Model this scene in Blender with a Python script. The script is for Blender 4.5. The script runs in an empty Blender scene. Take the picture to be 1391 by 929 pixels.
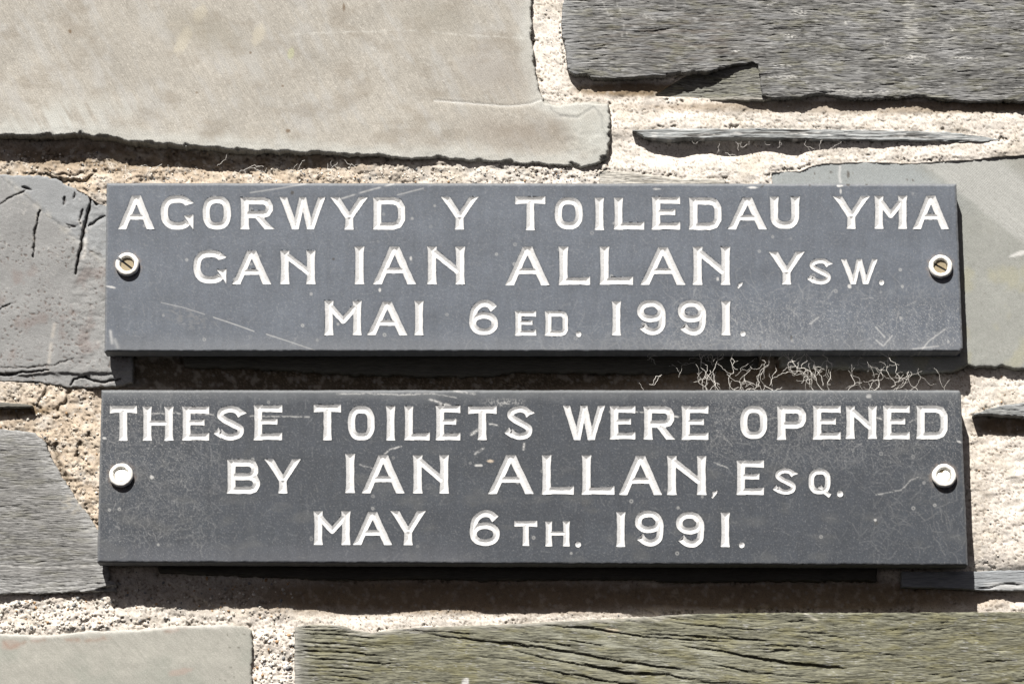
import bpy, math, random
import numpy as np

# ------------------------------------------------------------------ camera, sky, sun
S = 0.0005                       # metres per photo pixel at the wall plane
DIST = 2.2
TILT = math.radians(12.0)
CX, CY = 695.5, 464.5
scene = bpy.context.scene
C = scene.collection

cam_d = bpy.data.cameras.new("camera")
cam = bpy.data.objects.new("camera", cam_d); C.objects.link(cam)
CAM = np.array([0.0, -DIST * math.cos(TILT), -DIST * math.sin(TILT)])
cam.location = CAM
cam.rotation_euler = (math.radians(90) + TILT, 0, 0)
cam_d.sensor_fit = 'HORIZONTAL'; cam_d.sensor_width = 36.0
cam_d.lens = 36.0 * DIST / (1391 * S)
cam_d.clip_start = 0.05; cam_d.clip_end = 100
scene.camera = cam

SUN_DIR = np.array([-0.36, -1.0, 1.20]); SUN_DIR /= np.linalg.norm(SUN_DIR)   # towards the sun
elev = math.asin(SUN_DIR[2]); azim = math.atan2(SUN_DIR[0], SUN_DIR[1])
world = bpy.data.worlds.new("World"); scene.world = world; world.use_nodes = True
wn = world.node_tree; bg = wn.nodes["Background"]
sky = wn.nodes.new("ShaderNodeTexSky"); sky.sky_type = 'NISHITA'; sky.sun_disc = False
sky.sun_elevation = elev; sky.sun_rotation = azim
sky.air_density = 0.07; sky.dust_density = 1.2; sky.ozone_density = 0.0
wn.links.new(sky.outputs[0], bg.inputs[0]); bg.inputs[1].default_value = 0.05
sun_d = bpy.data.lights.new("sun", 'SUN'); sun_d.energy = 5.0; sun_d.angle = math.radians(0.53)
sun_d.color = (1.0, 0.955, 0.89)
sun = bpy.data.objects.new("sun", sun_d); C.objects.link(sun)
from mathutils import Vector
sun.rotation_euler = Vector(-SUN_DIR).to_track_quat('-Z', 'Y').to_euler()
sun.location = SUN_DIR * 5
vs = scene.view_settings
vs.view_transform = 'Standard'; vs.look = 'None'; vs.gamma = 1.0; vs.use_curve_mapping = False
vs.exposure = 0.85

# ------------------------------------------------------------------ maths helpers
ct, st = math.cos(TILT), math.sin(TILT)
def P(px, py, d):
    """photo pixel + distance in front of the wall plane (in pixels) -> world point"""
    a = (np.asarray(px, float) - CX) * S / DIST
    b = -(np.asarray(py, float) - CY) * S / DIST
    dy = ct - b * st; dz = st + b * ct
    t = (-np.asarray(d, float) * S - CAM[1]) / dy
    return np.stack([a * t, CAM[1] + dy * t, CAM[2] + dz * t], axis=-1)

_tabs = {}
def _tab(seed):
    if seed not in _tabs:
        r = np.random.RandomState(seed)
        _tabs[seed] = (r.permutation(512), r.rand(512) * 2 * np.pi, r.rand(512))
    return _tabs[seed]
def pn(x, y, seed=0):
    p, ang, _ = _tab(seed)
    xi = np.floor(x).astype(np.int64); yi = np.floor(y).astype(np.int64)
    xf = x - xi; yf = y - yi
    def g(ix, iy, dx, dy):
        a = ang[p[(p[ix & 511] + iy) & 511]]
        return np.cos(a) * dx + np.sin(a) * dy
    u = xf * xf * xf * (xf * (xf * 6 - 15) + 10); v = yf * yf * yf * (yf * (yf * 6 - 15) + 10)
    n0 = g(xi, yi, xf, yf) * (1 - u) + g(xi + 1, yi, xf - 1, yf) * u
    n1 = g(xi, yi + 1, xf, yf - 1) * (1 - u) + g(xi + 1, yi + 1, xf - 1, yf - 1) * u
    return (n0 * (1 - v) + n1 * v) * 1.5
def fbm(x, y, o=4, seed=0, gain=0.5):
    s = 0; a = 1; t = 0
    for i in range(o):
        s = s + a * pn(x * 2 ** i, y * 2 ** i, seed + i); t += a; a *= gain
    return s / t * 1.3
def smooth(a, b, x):
    t = np.clip((x - a) / (b - a), 0, 1); return t * t * (3 - 2 * t)
def cells(x, y, seed=0):
    """nearest-feature distance and a random value for that feature"""
    p, _, rnd = _tab(seed)
    xi = np.floor(x).astype(np.int64); yi = np.floor(y).astype(np.int64)
    best = np.full(x.shape, 9.0); val = np.zeros(x.shape)
    for dx in (-1, 0, 1):
        for dy in (-1, 0, 1):
            h = p[(p[(xi + dx) & 511] + yi + dy) & 511]
            fx = xi + dx + rnd[h]; fy = yi + dy + rnd[(h + 77) & 511]
            dd = np.hypot(x - fx, y - fy)
            m = dd < best; best = np.where(m, dd, best); val = np.where(m, rnd[(h + 191) & 511], val)
    return best, val
def seg_dist(X, Y, pts):
    """unsigned distance to a polyline, arc position along it, signed 'below' offset"""
    best = np.full(X.shape, 1e9); arc = np.zeros(X.shape); below = np.zeros(X.shape); acc = 0
    for (x0, y0), (x1, y1) in zip(pts[:-1], pts[1:]):
        dx, dy = x1 - x0, y1 - y0; L = math.hypot(dx, dy) + 1e-9
        t = np.clip(((X - x0) * dx + (Y - y0) * dy) / L / L, 0, 1)
        d = np.hypot(X - x0 - t * dx, Y - y0 - t * dy)
        sg = ((Y - y0) * dx - (X - x0) * dy) / L * (1 if dx >= 0 else -1)
        m = d < best
        best = np.where(m, d, best); arc = np.where(m, acc + t * L, arc); below = np.where(m, sg, below)
        acc += L
    return best, arc, below, acc
def poly_sdf(X, Y, pts):
    """positive inside"""
    n = len(pts); best = np.full(X.shape, 1e9); ins = np.zeros(X.shape, bool)
    for i in range(n):
        x0, y0 = pts[i]; x1, y1 = pts[(i + 1) % n]
        dx, dy = x1 - x0, y1 - y0
        t = np.clip(((X - x0) * dx + (Y - y0) * dy) / (dx * dx + dy * dy + 1e-9), 0, 1)
        best = np.minimum(best, np.hypot(X - x0 - t * dx, Y - y0 - t * dy))
        c = ((y0 > Y) != (y1 > Y))
        with np.errstate(divide='ignore', invalid='ignore'):
            xx = x0 + (Y - y0) / (dy if abs(dy) > 1e-9 else 1e-9) * dx
        ins ^= c & (X < xx)
    return np.where(ins, best, -best)

# ------------------------------------------------------------------ mesh helpers
def link(name, me, parent=None):
    o = bpy.data.objects.new(name, me); C.objects.link(o)
    if parent: o.parent = parent
    return o
def make_mesh(name, V, F, mat, cols=None, smooth_shade=True, flat_mask=None):
    """V (n,3), F (m,4) quads or (m,3) tris"""
    me = bpy.data.meshes.new(name)
    k = F.shape[1]
    me.vertices.add(len(V)); me.vertices.foreach_set("co", V.astype(np.float32).ravel())
    me.loops.add(F.size); me.loops.foreach_set("vertex_index", F.astype(np.int32).ravel())
    me.polygons.add(len(F)); me.polygons.foreach_set("loop_start", np.arange(0, F.size, k, dtype=np.int32))
    me.polygons.foreach_set("loop_total", np.full(len(F), k, dtype=np.int32))
    sm = np.full(len(F), smooth_shade)
    if flat_mask is not None: sm[flat_mask] = False
    me.polygons.foreach_set("use_smooth", sm)
    if cols is not None:
        a = me.color_attributes.new("Col", 'FLOAT_COLOR', 'POINT')
        c4 = np.ones((len(V), 4), np.float32); c4[:, :3] = cols
        a.data.foreach_set("color", c4.ravel())
    me.materials.append(mat)
    me.update(calc_edges=True)
    return me
def grid_quads(ny, nx):
    i = np.arange(ny * nx).reshape(ny, nx)
    return np.stack([i[:-1, :-1], i[1:, :-1], i[1:, 1:], i[:-1, 1:]], axis=-1).reshape(-1, 4)
def snap(X, Y, F, g, lim=0.75, mask=False):
    sx, sy = g if isinstance(g, tuple) else (g, g)
    gy, gx = np.gradient(F, sy, sx)
    m2 = gx * gx + gy * gy
    reach = lim * (np.abs(gx) * sx + np.abs(gy) * sy) / np.sqrt(np.maximum(m2, 1e-6))
    near = (np.abs(F) < reach) & (m2 > 0.2)
    k = np.where(near, F / np.maximum(m2, 0.2), 0)
    mx = np.clip(-k * gx, -lim * sx, lim * sx); my = np.clip(-k * gy, -lim * sy, lim * sy)
    if mask: return X + mx, Y + my, near
    return X + mx, Y + my
def compress(V, cols, Q):
    used, inv = np.unique(Q, return_inverse=True)
    return V[used], (cols[used] if cols is not None else None), inv.reshape(Q.shape)
def boundary(Q):
    E = np.concatenate([Q[:, [0, 1]], Q[:, [1, 2]], Q[:, [2, 3]], Q[:, [3, 0]]])
    key = np.sort(E, axis=1); kk = key[:, 0].astype(np.int64) * (Q.max() + 1) + key[:, 1]
    u, idx, cnt = np.unique(kk, return_index=True, return_counts=True)
    return E[idx[cnt == 1]]
def skirt(V, cols, Q, back_d, side_mul=0.8, steps=1):
    """walls running straight back into the wall from the outline"""
    B = boundary(Q); vid = np.unique(B)
    cur = {int(v): int(v) for v in vid}
    Vs = [V]; Cs = [cols]; Qs = [Q]; n = len(V)
    base = V[vid]; 
    prev = vid
    y_back = -back_d * S
    for s in range(steps):
        nv = base.copy(); nv[:, 1] = base[:, 1] + (y_back - base[:, 1]) * (s + 1) / steps
        new = np.arange(n, n + len(vid)); n += len(vid)
        Vs.append(nv); Cs.append(cols[vid] * side_mul * np.array([1.0, 0.84, 0.60]))
        lut = np.full(n, -1); lut[vid] = np.arange(len(vid))
        a = lut[B[:, 0]]; b = lut[B[:, 1]]
        Qs.append(np.stack([prev[b], prev[a], new[a], new[b]], axis=1))
        prev = new
    return np.concatenate(Vs), np.concatenate(Cs), np.concatenate(Qs), len(Q)
def tag(o, label=None, cat=None, group=None, kind=None):
    if label: o['label'] = label
    if cat: o['category'] = cat
    if group: o['group'] = group
    if kind: o['kind'] = kind
    return o

# ------------------------------------------------------------------ materials
def material(name, rough=0.85, grain=0.25, grain_scale=1400, bump=0.00012, bump_scale=900, spec=0.3,
             aniso=None, color=None, metallic=0.0, wave=None, bump2=None):
    m = bpy.data.materials.new(name); m.use_nodes = True
    nt = m.node_tree; b = nt.nodes["Principled BSDF"]; L = nt.links
    b.inputs["Roughness"].default_value = rough
    b.inputs["Specular IOR Level"].default_value = spec
    b.inputs["Metallic"].default_value = metallic
    tc = nt.nodes.new("ShaderNodeTexCoord")
    mp = nt.nodes.new("ShaderNodeMapping"); L.new(tc.outputs["Object"], mp.inputs[0])
    if aniso: mp.inputs["Scale"].default_value = aniso
    n1 = nt.nodes.new("ShaderNodeTexNoise"); n1.inputs["Scale"].default_value = grain_scale
    n1.inputs["Detail"].default_value = 5; n1.inputs["Roughness"].default_value = 0.65
    L.new(mp.outputs[0], n1.inputs["Vector"])
    mr = nt.nodes.new("ShaderNodeMapRange")
    mr.inputs[1].default_value = 0.3; mr.inputs[2].default_value = 0.7
    mr.inputs[3].default_value = 1 - grain; mr.inputs[4].default_value = 1 + grain
    L.new(n1.outputs[0], mr.inputs[0])
    mx = nt.nodes.new("ShaderNodeVectorMath"); mx.operation = 'SCALE'
    if color is None:
        at = nt.nodes.new("ShaderNodeAttribute"); at.attribute_name = "Col"
        L.new(at.outputs["Color"], mx.inputs[0])
    else:
        rgb = nt.nodes.new("ShaderNodeRGB"); rgb.outputs[0].default_value = (*color, 1)
        L.new(rgb.outputs[0], mx.inputs[0])
    L.new(mr.outputs[0], mx.inputs["Scale"])
    L.new(mx.outputs[0], b.inputs["Base Color"])
    n2 = nt.nodes.new("ShaderNodeTexNoise"); n2.inputs["Scale"].default_value = bump_scale
    n2.inputs["Detail"].default_value = 6; n2.inputs["Roughness"].default_value = 0.6
    L.new(mp.outputs[0], n2.inputs["Vector"])
    bp = nt.nodes.new("ShaderNodeBump"); bp.inputs["Strength"].default_value = 1.0
    bp.inputs["Distance"].default_value = bump
    L.new(n2.outputs[0], bp.inputs["Height"])
    last = bp
    if wave:
        ang, scale, dist = wave
        m2 = nt.nodes.new("ShaderNodeMapping"); m2.inputs["Rotation"].default_value = (0, ang, 0)
        L.new(tc.outputs["Object"], m2.inputs[0])
        w = nt.nodes.new("ShaderNodeTexWave"); w.wave_type = 'BANDS'; w.bands_direction = 'X'
        w.inputs["Scale"].default_value = scale; w.inputs["Distortion"].default_value = 2.5
        w.inputs["Detail"].default_value = 3; w.inputs["Detail Scale"].default_value = 1.2
        L.new(m2.outputs[0], w.inputs["Vector"])
        b2 = nt.nodes.new("ShaderNodeBump"); b2.inputs["Distance"].default_value = dist
        L.new(w.outputs["Fac"], b2.inputs["Height"]); L.new(last.outputs[0], b2.inputs["Normal"]); last = b2
    L.new(last.outputs[0], b.inputs["Normal"])
    return m

M_buff = material("sawn_buff_stone", 0.9, 0.20, 1500, 0.00022, 1200, wave=(math.radians(28), 200, 0.00009))
M_smooth = material("smooth_slate", 0.8, 0.16, 1500, 0.00016, 1100, wave=(math.radians(-42), 230, 0.000035))
M_blue = material("riven_blue_slate", 0.8, 0.20, 1500, 0.00022, 1100)
M_stria = material("riven_edge_slate", 0.85, 0.25, 1500, 0.0011, 1300, aniso=(0.08, 0.6, 1.0))
M_mortar = material("lime_mortar", 0.95, 0.22, 1500, 0.00013, 1300, spec=0.15)
M_plaque = material("honed_slate", 0.62, 0.13, 2000, 0.00006, 1500, spec=0.35)
M_paint = material("white_letter_paint", 0.6, 0.05, 1200, 0.00008, 900)
M_cap = material("white_plastic", 0.5, 0.13, 420, 0.00022, 500, color=(0.78, 0.77, 0.73))
M_brass = material("dull_brass", 0.5, 0.15, 2500, 0.00003, 2000, color=(0.27, 0.225, 0.15), metallic=0.2)
M_web = material("spider_silk", 0.7, 0.1, 600, 0.00001, 600, color=(0.72, 0.70, 0.66))

# ------------------------------------------------------------------ the wall
wall = bpy.data.objects.new("stone_wall", None); C.objects.link(wall)
tag(wall, "rough stone wall of grey and buff slate blocks in pale mortar behind both plaques", "wall")

def mixc(c, new, a):
    a = np.asarray(a)[..., None]; return c * (1 - a) + np.asarray(new) * a
def blob(X, Y, cx, cy, rx, ry, ang=0, soft=0.4, seed=5):
    ca, sa = math.cos(ang), math.sin(ang)
    u = ((X - cx) * ca + (Y - cy) * sa) / rx; v = (-(X - cx) * sa + (Y - cy) * ca) / ry
    r = np.hypot(u, v) + 0.25 * fbm(X / rx * 1.5, Y / rx * 1.5, 2, seed)
    return 1 - smooth(1 - soft, 1 + soft * 0.4, r)
def sline(X, Y, pts, w, breakup=0.0, seed=3):
    d, arc, _, L = seg_dist(X, Y, pts)
    a = np.exp(-(d / w) ** 2)
    if breakup: a = a * smooth(-breakup, breakup, pn(arc / 9, arc * 0, seed) + 0.2)
    return a
def saw(X, Y, period, seed, xs=70, wob=1.0, thr=0.0):
    ph = Y / period + wob * fbm(X / (period * 22), Y / (period * 7), 3, seed)
    i = np.floor(ph); f = ph - i
    a = np.clip(pn(X / xs + i * 17.37, i * 0.731 + 0.5, seed + 9) - thr, 0, 1) / (1 - thr)
    return -a * (1 - f) ** 2.2
def ledge(X, Y, pts, depth, length, seed=1, wob=1.7):
    """a thin split layer: surface drops just below the line, then comes back out"""
    Yw = Y + wob * fbm(X / 40, Y / 11, 4, seed)
    d, arc, below, L = seg_dist(X, Yw, pts)
    inside = (np.abs(np.abs(below) - d) < 1.0)
    tap = smooth(0, L * 0.22, arc) * smooth(0, L * 0.22, L - arc)
    s = np.clip(below, 0, None)
    out = -0.64 * depth * np.exp(-s / (length * 0.75)) * (below > -0.3) * tap * (s < length * 6) * inside
    return out * (0.75 + 0.5 * pn(arc / 25, arc * 0, seed + 4))
def bev(F, r, depth):
    t = np.clip(1 - F / r, 0, 1); return -depth * (1 - np.sqrt(np.clip(1 - t * t, 0, 1)))

OUT = {}    # outlines, for carving the mortar
def stone(outline, d, surf, mat, g=1.6, rough=1.6, rscale=14, bevel=(3, 2.5), back=-45, label=None, seed=11, fine=0.5):
    xs = [p[0] for p in outline]; ys = [p[1] for p in outline]
    x0, x1, y0, y1 = min(xs) - 6, max(xs) + 6, min(ys) - 6, max(ys) + 6
    gX, gY = g if isinstance(g, tuple) else (g, g)
    gx = np.arange(x0, x1 + gX, gX); gy = np.arange(y0, y1 + gY, gY)
    X, Y = np.meshgrid(gx, gy)
    F = poly_sdf(X, Y, outline) + rough * fbm(X / rscale, Y / rscale, 4, seed) + fine * pn(X / 4.1, Y / 4.1, seed + 3)
    Xs, Ys = snap(X, Y, F, (gX, gY))
    h, col = surf(Xs, Ys, np.maximum(F, 0))
    eb = np.clip(F, 0, None)
    h = h + bev(eb, bevel[0] * (1 + 0.5 * fbm(X / 25, Y / 25, 2, seed + 1)), bevel[1])
    V = P(Xs, Ys, d + h).reshape(-1, 3)
    Q = grid_quads(len(gy), len(gx))
    Fc = (F[:-1, :-1] + F[1:, :-1] + F[1:, 1:] + F[:-1, 1:]).ravel() / 4
    Q = Q[Fc > 0]
    V, col, Q = compress(V, col.reshape(-1, 3), Q)
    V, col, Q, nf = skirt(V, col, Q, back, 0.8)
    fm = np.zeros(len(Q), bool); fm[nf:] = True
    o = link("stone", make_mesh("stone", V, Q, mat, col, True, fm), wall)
    if label: o['label'] = label
    OUT[len(OUT)] = outline
    return o

def spots(X, Y, seed, sx=2.5, sy=1.6, lo=-0.1, hi=0.35): return smooth(lo, hi, fbm(X / sx, Y / sy, 3, seed, 0.7))
def base(X, c): return np.ones(X.shape + (3,)) * np.asarray(c)
def vary(c, X, Y, amt, sc, seed): return c * (1 + amt * fbm(X / sc, Y / sc, 5, seed, 0.6))[..., None]

# --- the big buff slab, top left
def surf_ul(X, Y, F):
    h = 1.2 * fbm(X / 190, Y / 120, 3, 21) + 0.25 * fbm(X / 22, Y / 22, 3, 22)
    c = base(X, (0.305, 0.291, 0.262))
    c = vary(c, X, Y, 0.16, 110, 23); c = vary(c, X, Y, 0.07, 14, 24)
    # slanting sawn streaks
    u = (X * 0.5 + Y * 0.87); v = (X * 0.87 - Y * 0.5)
    st_ = fbm(v / 5.0 * 1.0, u / 60, 3, 25)
    c = c * (1 + 0.09 * st_ + 0.16 * fbm(v / 1.9, u / 9, 2, 34, 0.8) + 0.10 * fbm(X / 3.2, Y / 3.2, 2, 35, .8))[..., None]
    c = mixc(c, (0.20, 0.18, 0.15), 0.5 * smooth(0.42, 0.6, fbm(X / 4.5, Y / 4.5, 3, 36)))
    c = mixc(c, (0.50, 0.48, 0.44), 0.5 * smooth(0.45, 0.62, fbm(X / 4, Y / 4, 3, 37)))
    c = mixc(c, (0.35, 0.352, 0.345), 0.45 * smooth(-0.1, 0.6, fbm(v / 22, u / 90, 4, 26, .65) + .5 * fbm(X / 90, Y / 60, 3, 26)))
    c = mixc(c, (0.205, 0.182, 0.15), 0.45 * smooth(0.0, 0.5, fbm(X / 75, Y / 40, 5, 27, .6)))
    for q in ((249, 55, 9, 22, 0.45), (272, 18, 9, 14, 0.5), (351, 47, 9, 16, 0.35)):
        c = mixc(c, (0.40, 0.375, 0.31), 0.6 * blob(X, Y, *q))
    c = mixc(c, (0.42, 0.43, 0.41), 0.75 * blob(X, Y, 80, 165, 95, 30, -0.2, 0.9) * smooth(-0.4, 0.3, fbm(v / 9, u / 70, 2, 30)))
    c = mixc(c, (0.43, 0.44, 0.42), 0.6 * (1 - smooth(4, 26, F + 9 * fbm(X / 30, Y / 30, 3, 28))))
    c = mixc(c, (0.19, 0.165, 0.14), 0.50 * blob(X, Y, 705, 180, 85, 24, 0.1, 0.9)); c = mixc(c, (0.20, 0.175, 0.15), 0.4 * blob(X, Y, 680, 100, 70, 40, 0.1, 0.9))
    c = mixc(c, (0.20, 0.185, 0.15), 0.45 * blob(X, Y, 285, 45, 75, 28, 0.3, 0.9))
    c = mixc(c, (0.20, 0.188, 0.16), 0.45 * blob(X, Y, 590, 22, 60, 30, 0.2, 0.9))
    c = mixc(c, (0.36, 0.38, 0.23), 0.5 * blob(X, Y, 395, 73, 5, 9, 0.2))
    # veins and scratches
    c = mixc(c, (0.55, 0.55, 0.52), 0.4 * sline(X, Y + 1.2 * pn(X / 11, Y * 0, 8), [(380, 48), (464, 44), (560, 42), (620, 47), (720, 53)], 1.1) * spots(X, Y, 403, 12, 3, -.3, .3))
    c = mixc(c, (0.62, 0.62, 0.6), 0.6 * sline(X, Y + 1.0 * pn(X / 9, Y * 0, 8), [(590, 137), (640, 141), (690, 145), (720, 142), (735, 136)], 1.0))
    c = mixc(c, (0.10, 0.10, 0.10), 0.4 * sline(X + 2 * pn(X / 7, Y / 7, 2), Y + 2 * pn(X / 7, Y / 7, 4), [(748, 147), (763, 158), (785, 160), (797, 152), (806, 146), (818, 160), (820, 175), (826, 190)], 1.8))
    c = mixc(c, (0.42, 0.44, 0.42), 0.5 * blob(X, Y, 800, 178, 34, 44, 0, 0.7))
    for q in ((95, 43, 2.6, 3, 0), (467, 10, 2, 6, 0), (384, 117, 1.6, 1.6, 0), (267, 126, 2, 1.5, 0), (340, 72, 2, 2, 0), (391, 178, 4, 3, 0)):
        c = mixc(c, (0.09, 0.05, 0.02), 0.7 * blob(X, Y, *q))
    h = h - 0.8 * sline(X, Y, [(590, 137), (640, 141), (690, 145), (720, 142), (735, 136)], 2.0)
    h = h - 0.9 * sline(X, Y, [(763, 158), (785, 160), (797, 152), (806, 146), (818, 160), (820, 175), (826, 190)], 1.8)
    h = h - 0.7 * (1 - smooth(2, 14, F + 6 * fbm(X / 35, Y / 18, 3, 29)))
    chip = (1 - smooth(0.5, 2.2, F - 7.5 * np.clip(fbm(X / 38, Y / 14, 3, 291, .5) - 0.08, 0, 1))) * smooth(100, 150, Y)
    h = h - 5 * chip; c = mixc(c, (0.16, 0.15, 0.125), 0.6 * chip)
    h = h + 0.8 * fbm(X / 12, Y / 9, 3, 33) * blob(X, Y, 790, 195, 40, 28, 0, .9)
    return h, c
stone([(-90, -90), (722, -90), (721, 0), (721, 40), (724, 80), (732, 120), (740, 138), (757, 143), (785, 139), (812, 138), (827, 142),
       (830, 160), (829, 190), (826, 214), (812, 224), (795, 228), (740, 225), (690, 222), (640, 220), (600, 216), (560, 217), (520, 213), (470, 212), (440, 208), (400, 207), (330, 206),
       (290, 202), (220, 197), (170, 192), (130, 185), (100, 183), (60, 186), (-90, 184)],
      25, surf_ul, M_buff, g=1.55, rough=2.6, rscale=20, fine=0.9, bevel=(2.6, 3), label="large pale buff sawn slab filling the top left corner", seed=31)

# --- riven grey block, top right
def striated(c0, olive, amp, seed, olive_amt=0.35, dark=0.4, per=5.0):
    def f(X, Y, F):
        Yw = Y + 1.5 * fbm(X / 35, Y / 12, 3, seed + 5) + 7 * fbm(X / 170, Y / 50, 2, seed + 6)
        h = amp * (saw(X, Yw, per, seed, 26) * 2.8 + saw(X, Yw, per * 2.6, seed + 20, 60, thr=0.35) * 3.4 + saw(X, Yw, per * 0.55, seed + 40, 14) * 1.9)
        h = h + 0.8 * fbm(X / 90, Y / 40, 3, seed + 60) + amp * 0.7 * fbm(X / 11, Yw / 1.4, 3, seed + 70, 0.7)
        c = base(X, c0)
        c = c * (1 + dark * fbm(X / 50, Yw / 4, 4, seed + 61, 0.7) + 0.5 * dark * fbm(X / 14, Yw / 1.3, 2, seed + 67, 0.8))[..., None]
        c = vary(c, X, Y, 0.18, 60, seed + 62)
        c = mixc(c, olive, olive_amt * smooth(-0.05, 0.4, fbm(X / 50, Yw / 12, 4, seed + 63, 0.6)))
        c = mixc(c, np.asarray(c0) * 0.28, 0.85 * smooth(0.22, 0.42, fbm(X / 15, Yw / 1.5, 2, seed + 65, 0.7)) * smooth(-0.4, 0.2, fbm(X / 70, Yw / 20, 2, seed + 68)))
        sp = smooth(0.25, 0.5, fbm(X / 14, Yw / 1.6, 3, seed + 64, 0.6)) * smooth(-0.2, 0.35, fbm(X / 50, Yw / 16, 3, seed + 69))
        c = mixc(c, (0.36, 0.365, 0.37), 0.6 * sp)
        return h, np.clip(c, 0.015, 1)
    return f
_ur = striated((0.142, 0.143, 0.141), (0.145, 0.138, 0.07), 1.05, 100, 0.28, 0.8, 3.6)
def surf_ur(X, Y, F):
    h, c = _ur(X, Y, F)
    c = c * (1 + 0.35 * fbm(X / 120, Y / 30, 4, 150, .6))[..., None]
    c = mixc(c, (0.20, 0.205, 0.215), 0.45 * smooth(0.0, 0.45, fbm(X / 70, Y / 16, 4, 151, .6)))
    c = mixc(c, (0.33, 0.335, 0.33), 0.5 * smooth(0.22, 0.5, fbm(X / 34, Y / 9, 4, 152, .7)))
    c = mixc(c, (0.26, 0.27, 0.28), 0.5 * (1 - smooth(2, 40, X - 763)))
    c = mixc(c, (0.42, 0.42, 0.40), 0.6 * blob(X, Y, 1237, 30, 12, 42, 0, 0.8) * smooth(-.3, .3, fbm(X / 12, Y / 4, 3, 7)))
    c = mixc(c, (0.47, 0.47, 0.45), 0.8 * blob(X, Y, 1243, 80, 26, 7, -0.1, .9) * spots(X, Y, 401))
    c = mixc(c, (0.11, 0.085, 0.065), 0.35 * blob(X, Y, 930, 50, 130, 45, 0, 0.9) * smooth(-.2, .4, fbm(X / 40, Y / 5, 3, 8)))
    for q in ((882, 24, 9, 3, 0.4), (1001, 70, 8, 2.5, 0), (1062, 90, 12, 3, 0), (1070, 105, 20, 2, 0), (1292, 40, 6, 3, 0), (1087, 17, 11, 5, 0),
              (1073, 50, 10, 4, .2), (1150, 31, 6, 3, 0), (1310, 79, 26, 2, 0), (1204, 59, 3, 6, 0), (1359, 18, 4, 2, 0), (1048, 5, 6, 3, -.5), (1180, 125, 50, 3, 0)):
        c = mixc(c, (0.55, 0.55, 0.53), 0.85 * blob(X, Y, q[0], q[1], q[2] * 1.3, q[3] * 1.2, q[4], 0.9) * spots(X, Y, 400))
    for pts in ([(818, 0), (826, 20), (833, 28)], [(842, 8), (848, 35), (845, 50)], [(852, 44), (856, 62)], [(918, 0), (916, 22)], [(838, 0), (840, 14)], [(815, 80), (817, 86)]):
        c = mixc(c, (0.6, 0.6, 0.58), 0.4 * sline(X + 1.5 * pn(X / 5, Y / 5, 3), Y, pts, 0.8) * spots(X, Y, 402, 3, 3, -.3, .1))
    return h, c
stone([(763, -90), (766, 0), (763, 20), (764, 45), (768, 62), (770, 85), (774, 97), (782, 103), (796, 101), (806, 106), (822, 107), (860, 106), (900, 102), (925, 98), (960, 98), (990, 90), (1020, 85), (1029, 87),
       (1033, 105), (1035, 130), (1050, 134), (1090, 132), (1108, 127), (1128, 129), (1160, 134), (1220, 133), (1250, 130), (1290, 137), (1350, 137), (1480, 139), (1480, -90)],
      25, surf_ur, M_stria, g=(2.2, 0.9), rough=2.0, rscale=12, fine=1.0, bevel=(2, 2), label="dark riven grey block with fine level splits at top right", seed=41)
_fl = striated((0.15, 0.15, 0.135), (0.16, 0.155, 0.07), 1.2, 140, 0.3, 0.5, 4)
def surf_fl(X, Y, F):
    h, c = _fl(X, Y, F); return h + 17 * smooth(905, 1040, X), mixc(c, (0.36, 0.345, 0.31), 0.7 * (1 - smooth(2, 7, F)) * smooth(118, 126, Y))
stone([(884, 134), (890, 126), (915, 110), (960, 84), (1045, 78), (1046, 134), (1037, 137), (960, 137)],
      3, surf_fl, M_stria, g=(1.8, 0.9), rough=1.2, bevel=(2, 2),
      label="small broken lower layer tucked under the riven grey block", seed=42)

# --- long thin slate under it
def surf_thin(X, Y, F):
    h = 0.9 * fbm(X / 40, Y / 3.5, 4, 51) * 1.5 - 11 * smooth(950, 1370, X)
    h = h + 3.0 * saw(X, Y, 6, 52, 60)
    c = base(X, (0.27, 0.285, 0.29)); c = c * (1 + 0.6 * fbm(X / 50, Y / 2.5, 4, 53))[..., None]
    c = mixc(c, (0.05, 0.045, 0.04), 0.75 * smooth(0.1, 0.4, fbm(X / 80, (Y - X * 0.012) / 5, 3, 54)))
    c = mixc(c, (0.55, 0.55, 0.54), 0.5 * smooth(0.25, 0.5, fbm(X / 16, Y / 4, 3, 55)))
    return h, np.clip(c, 0.02, 1)
stone([(858, 177), (900, 175), (960, 175), (1040, 175), (1100, 176), (1200, 177), (1290, 180), (1340, 186), (1366, 191), (1340, 193), (1260, 192), (1180, 190), (1100, 189),
       (1000, 187), (940, 188), (905, 190), (875, 186)], 25, surf_thin, M_stria, g=(1.8, 0.7), rough=1.3, rscale=20, bevel=(1.5, 1.2), label="long thin splinter of slate bedded level in mortar above the plaques", seed=43)

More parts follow.
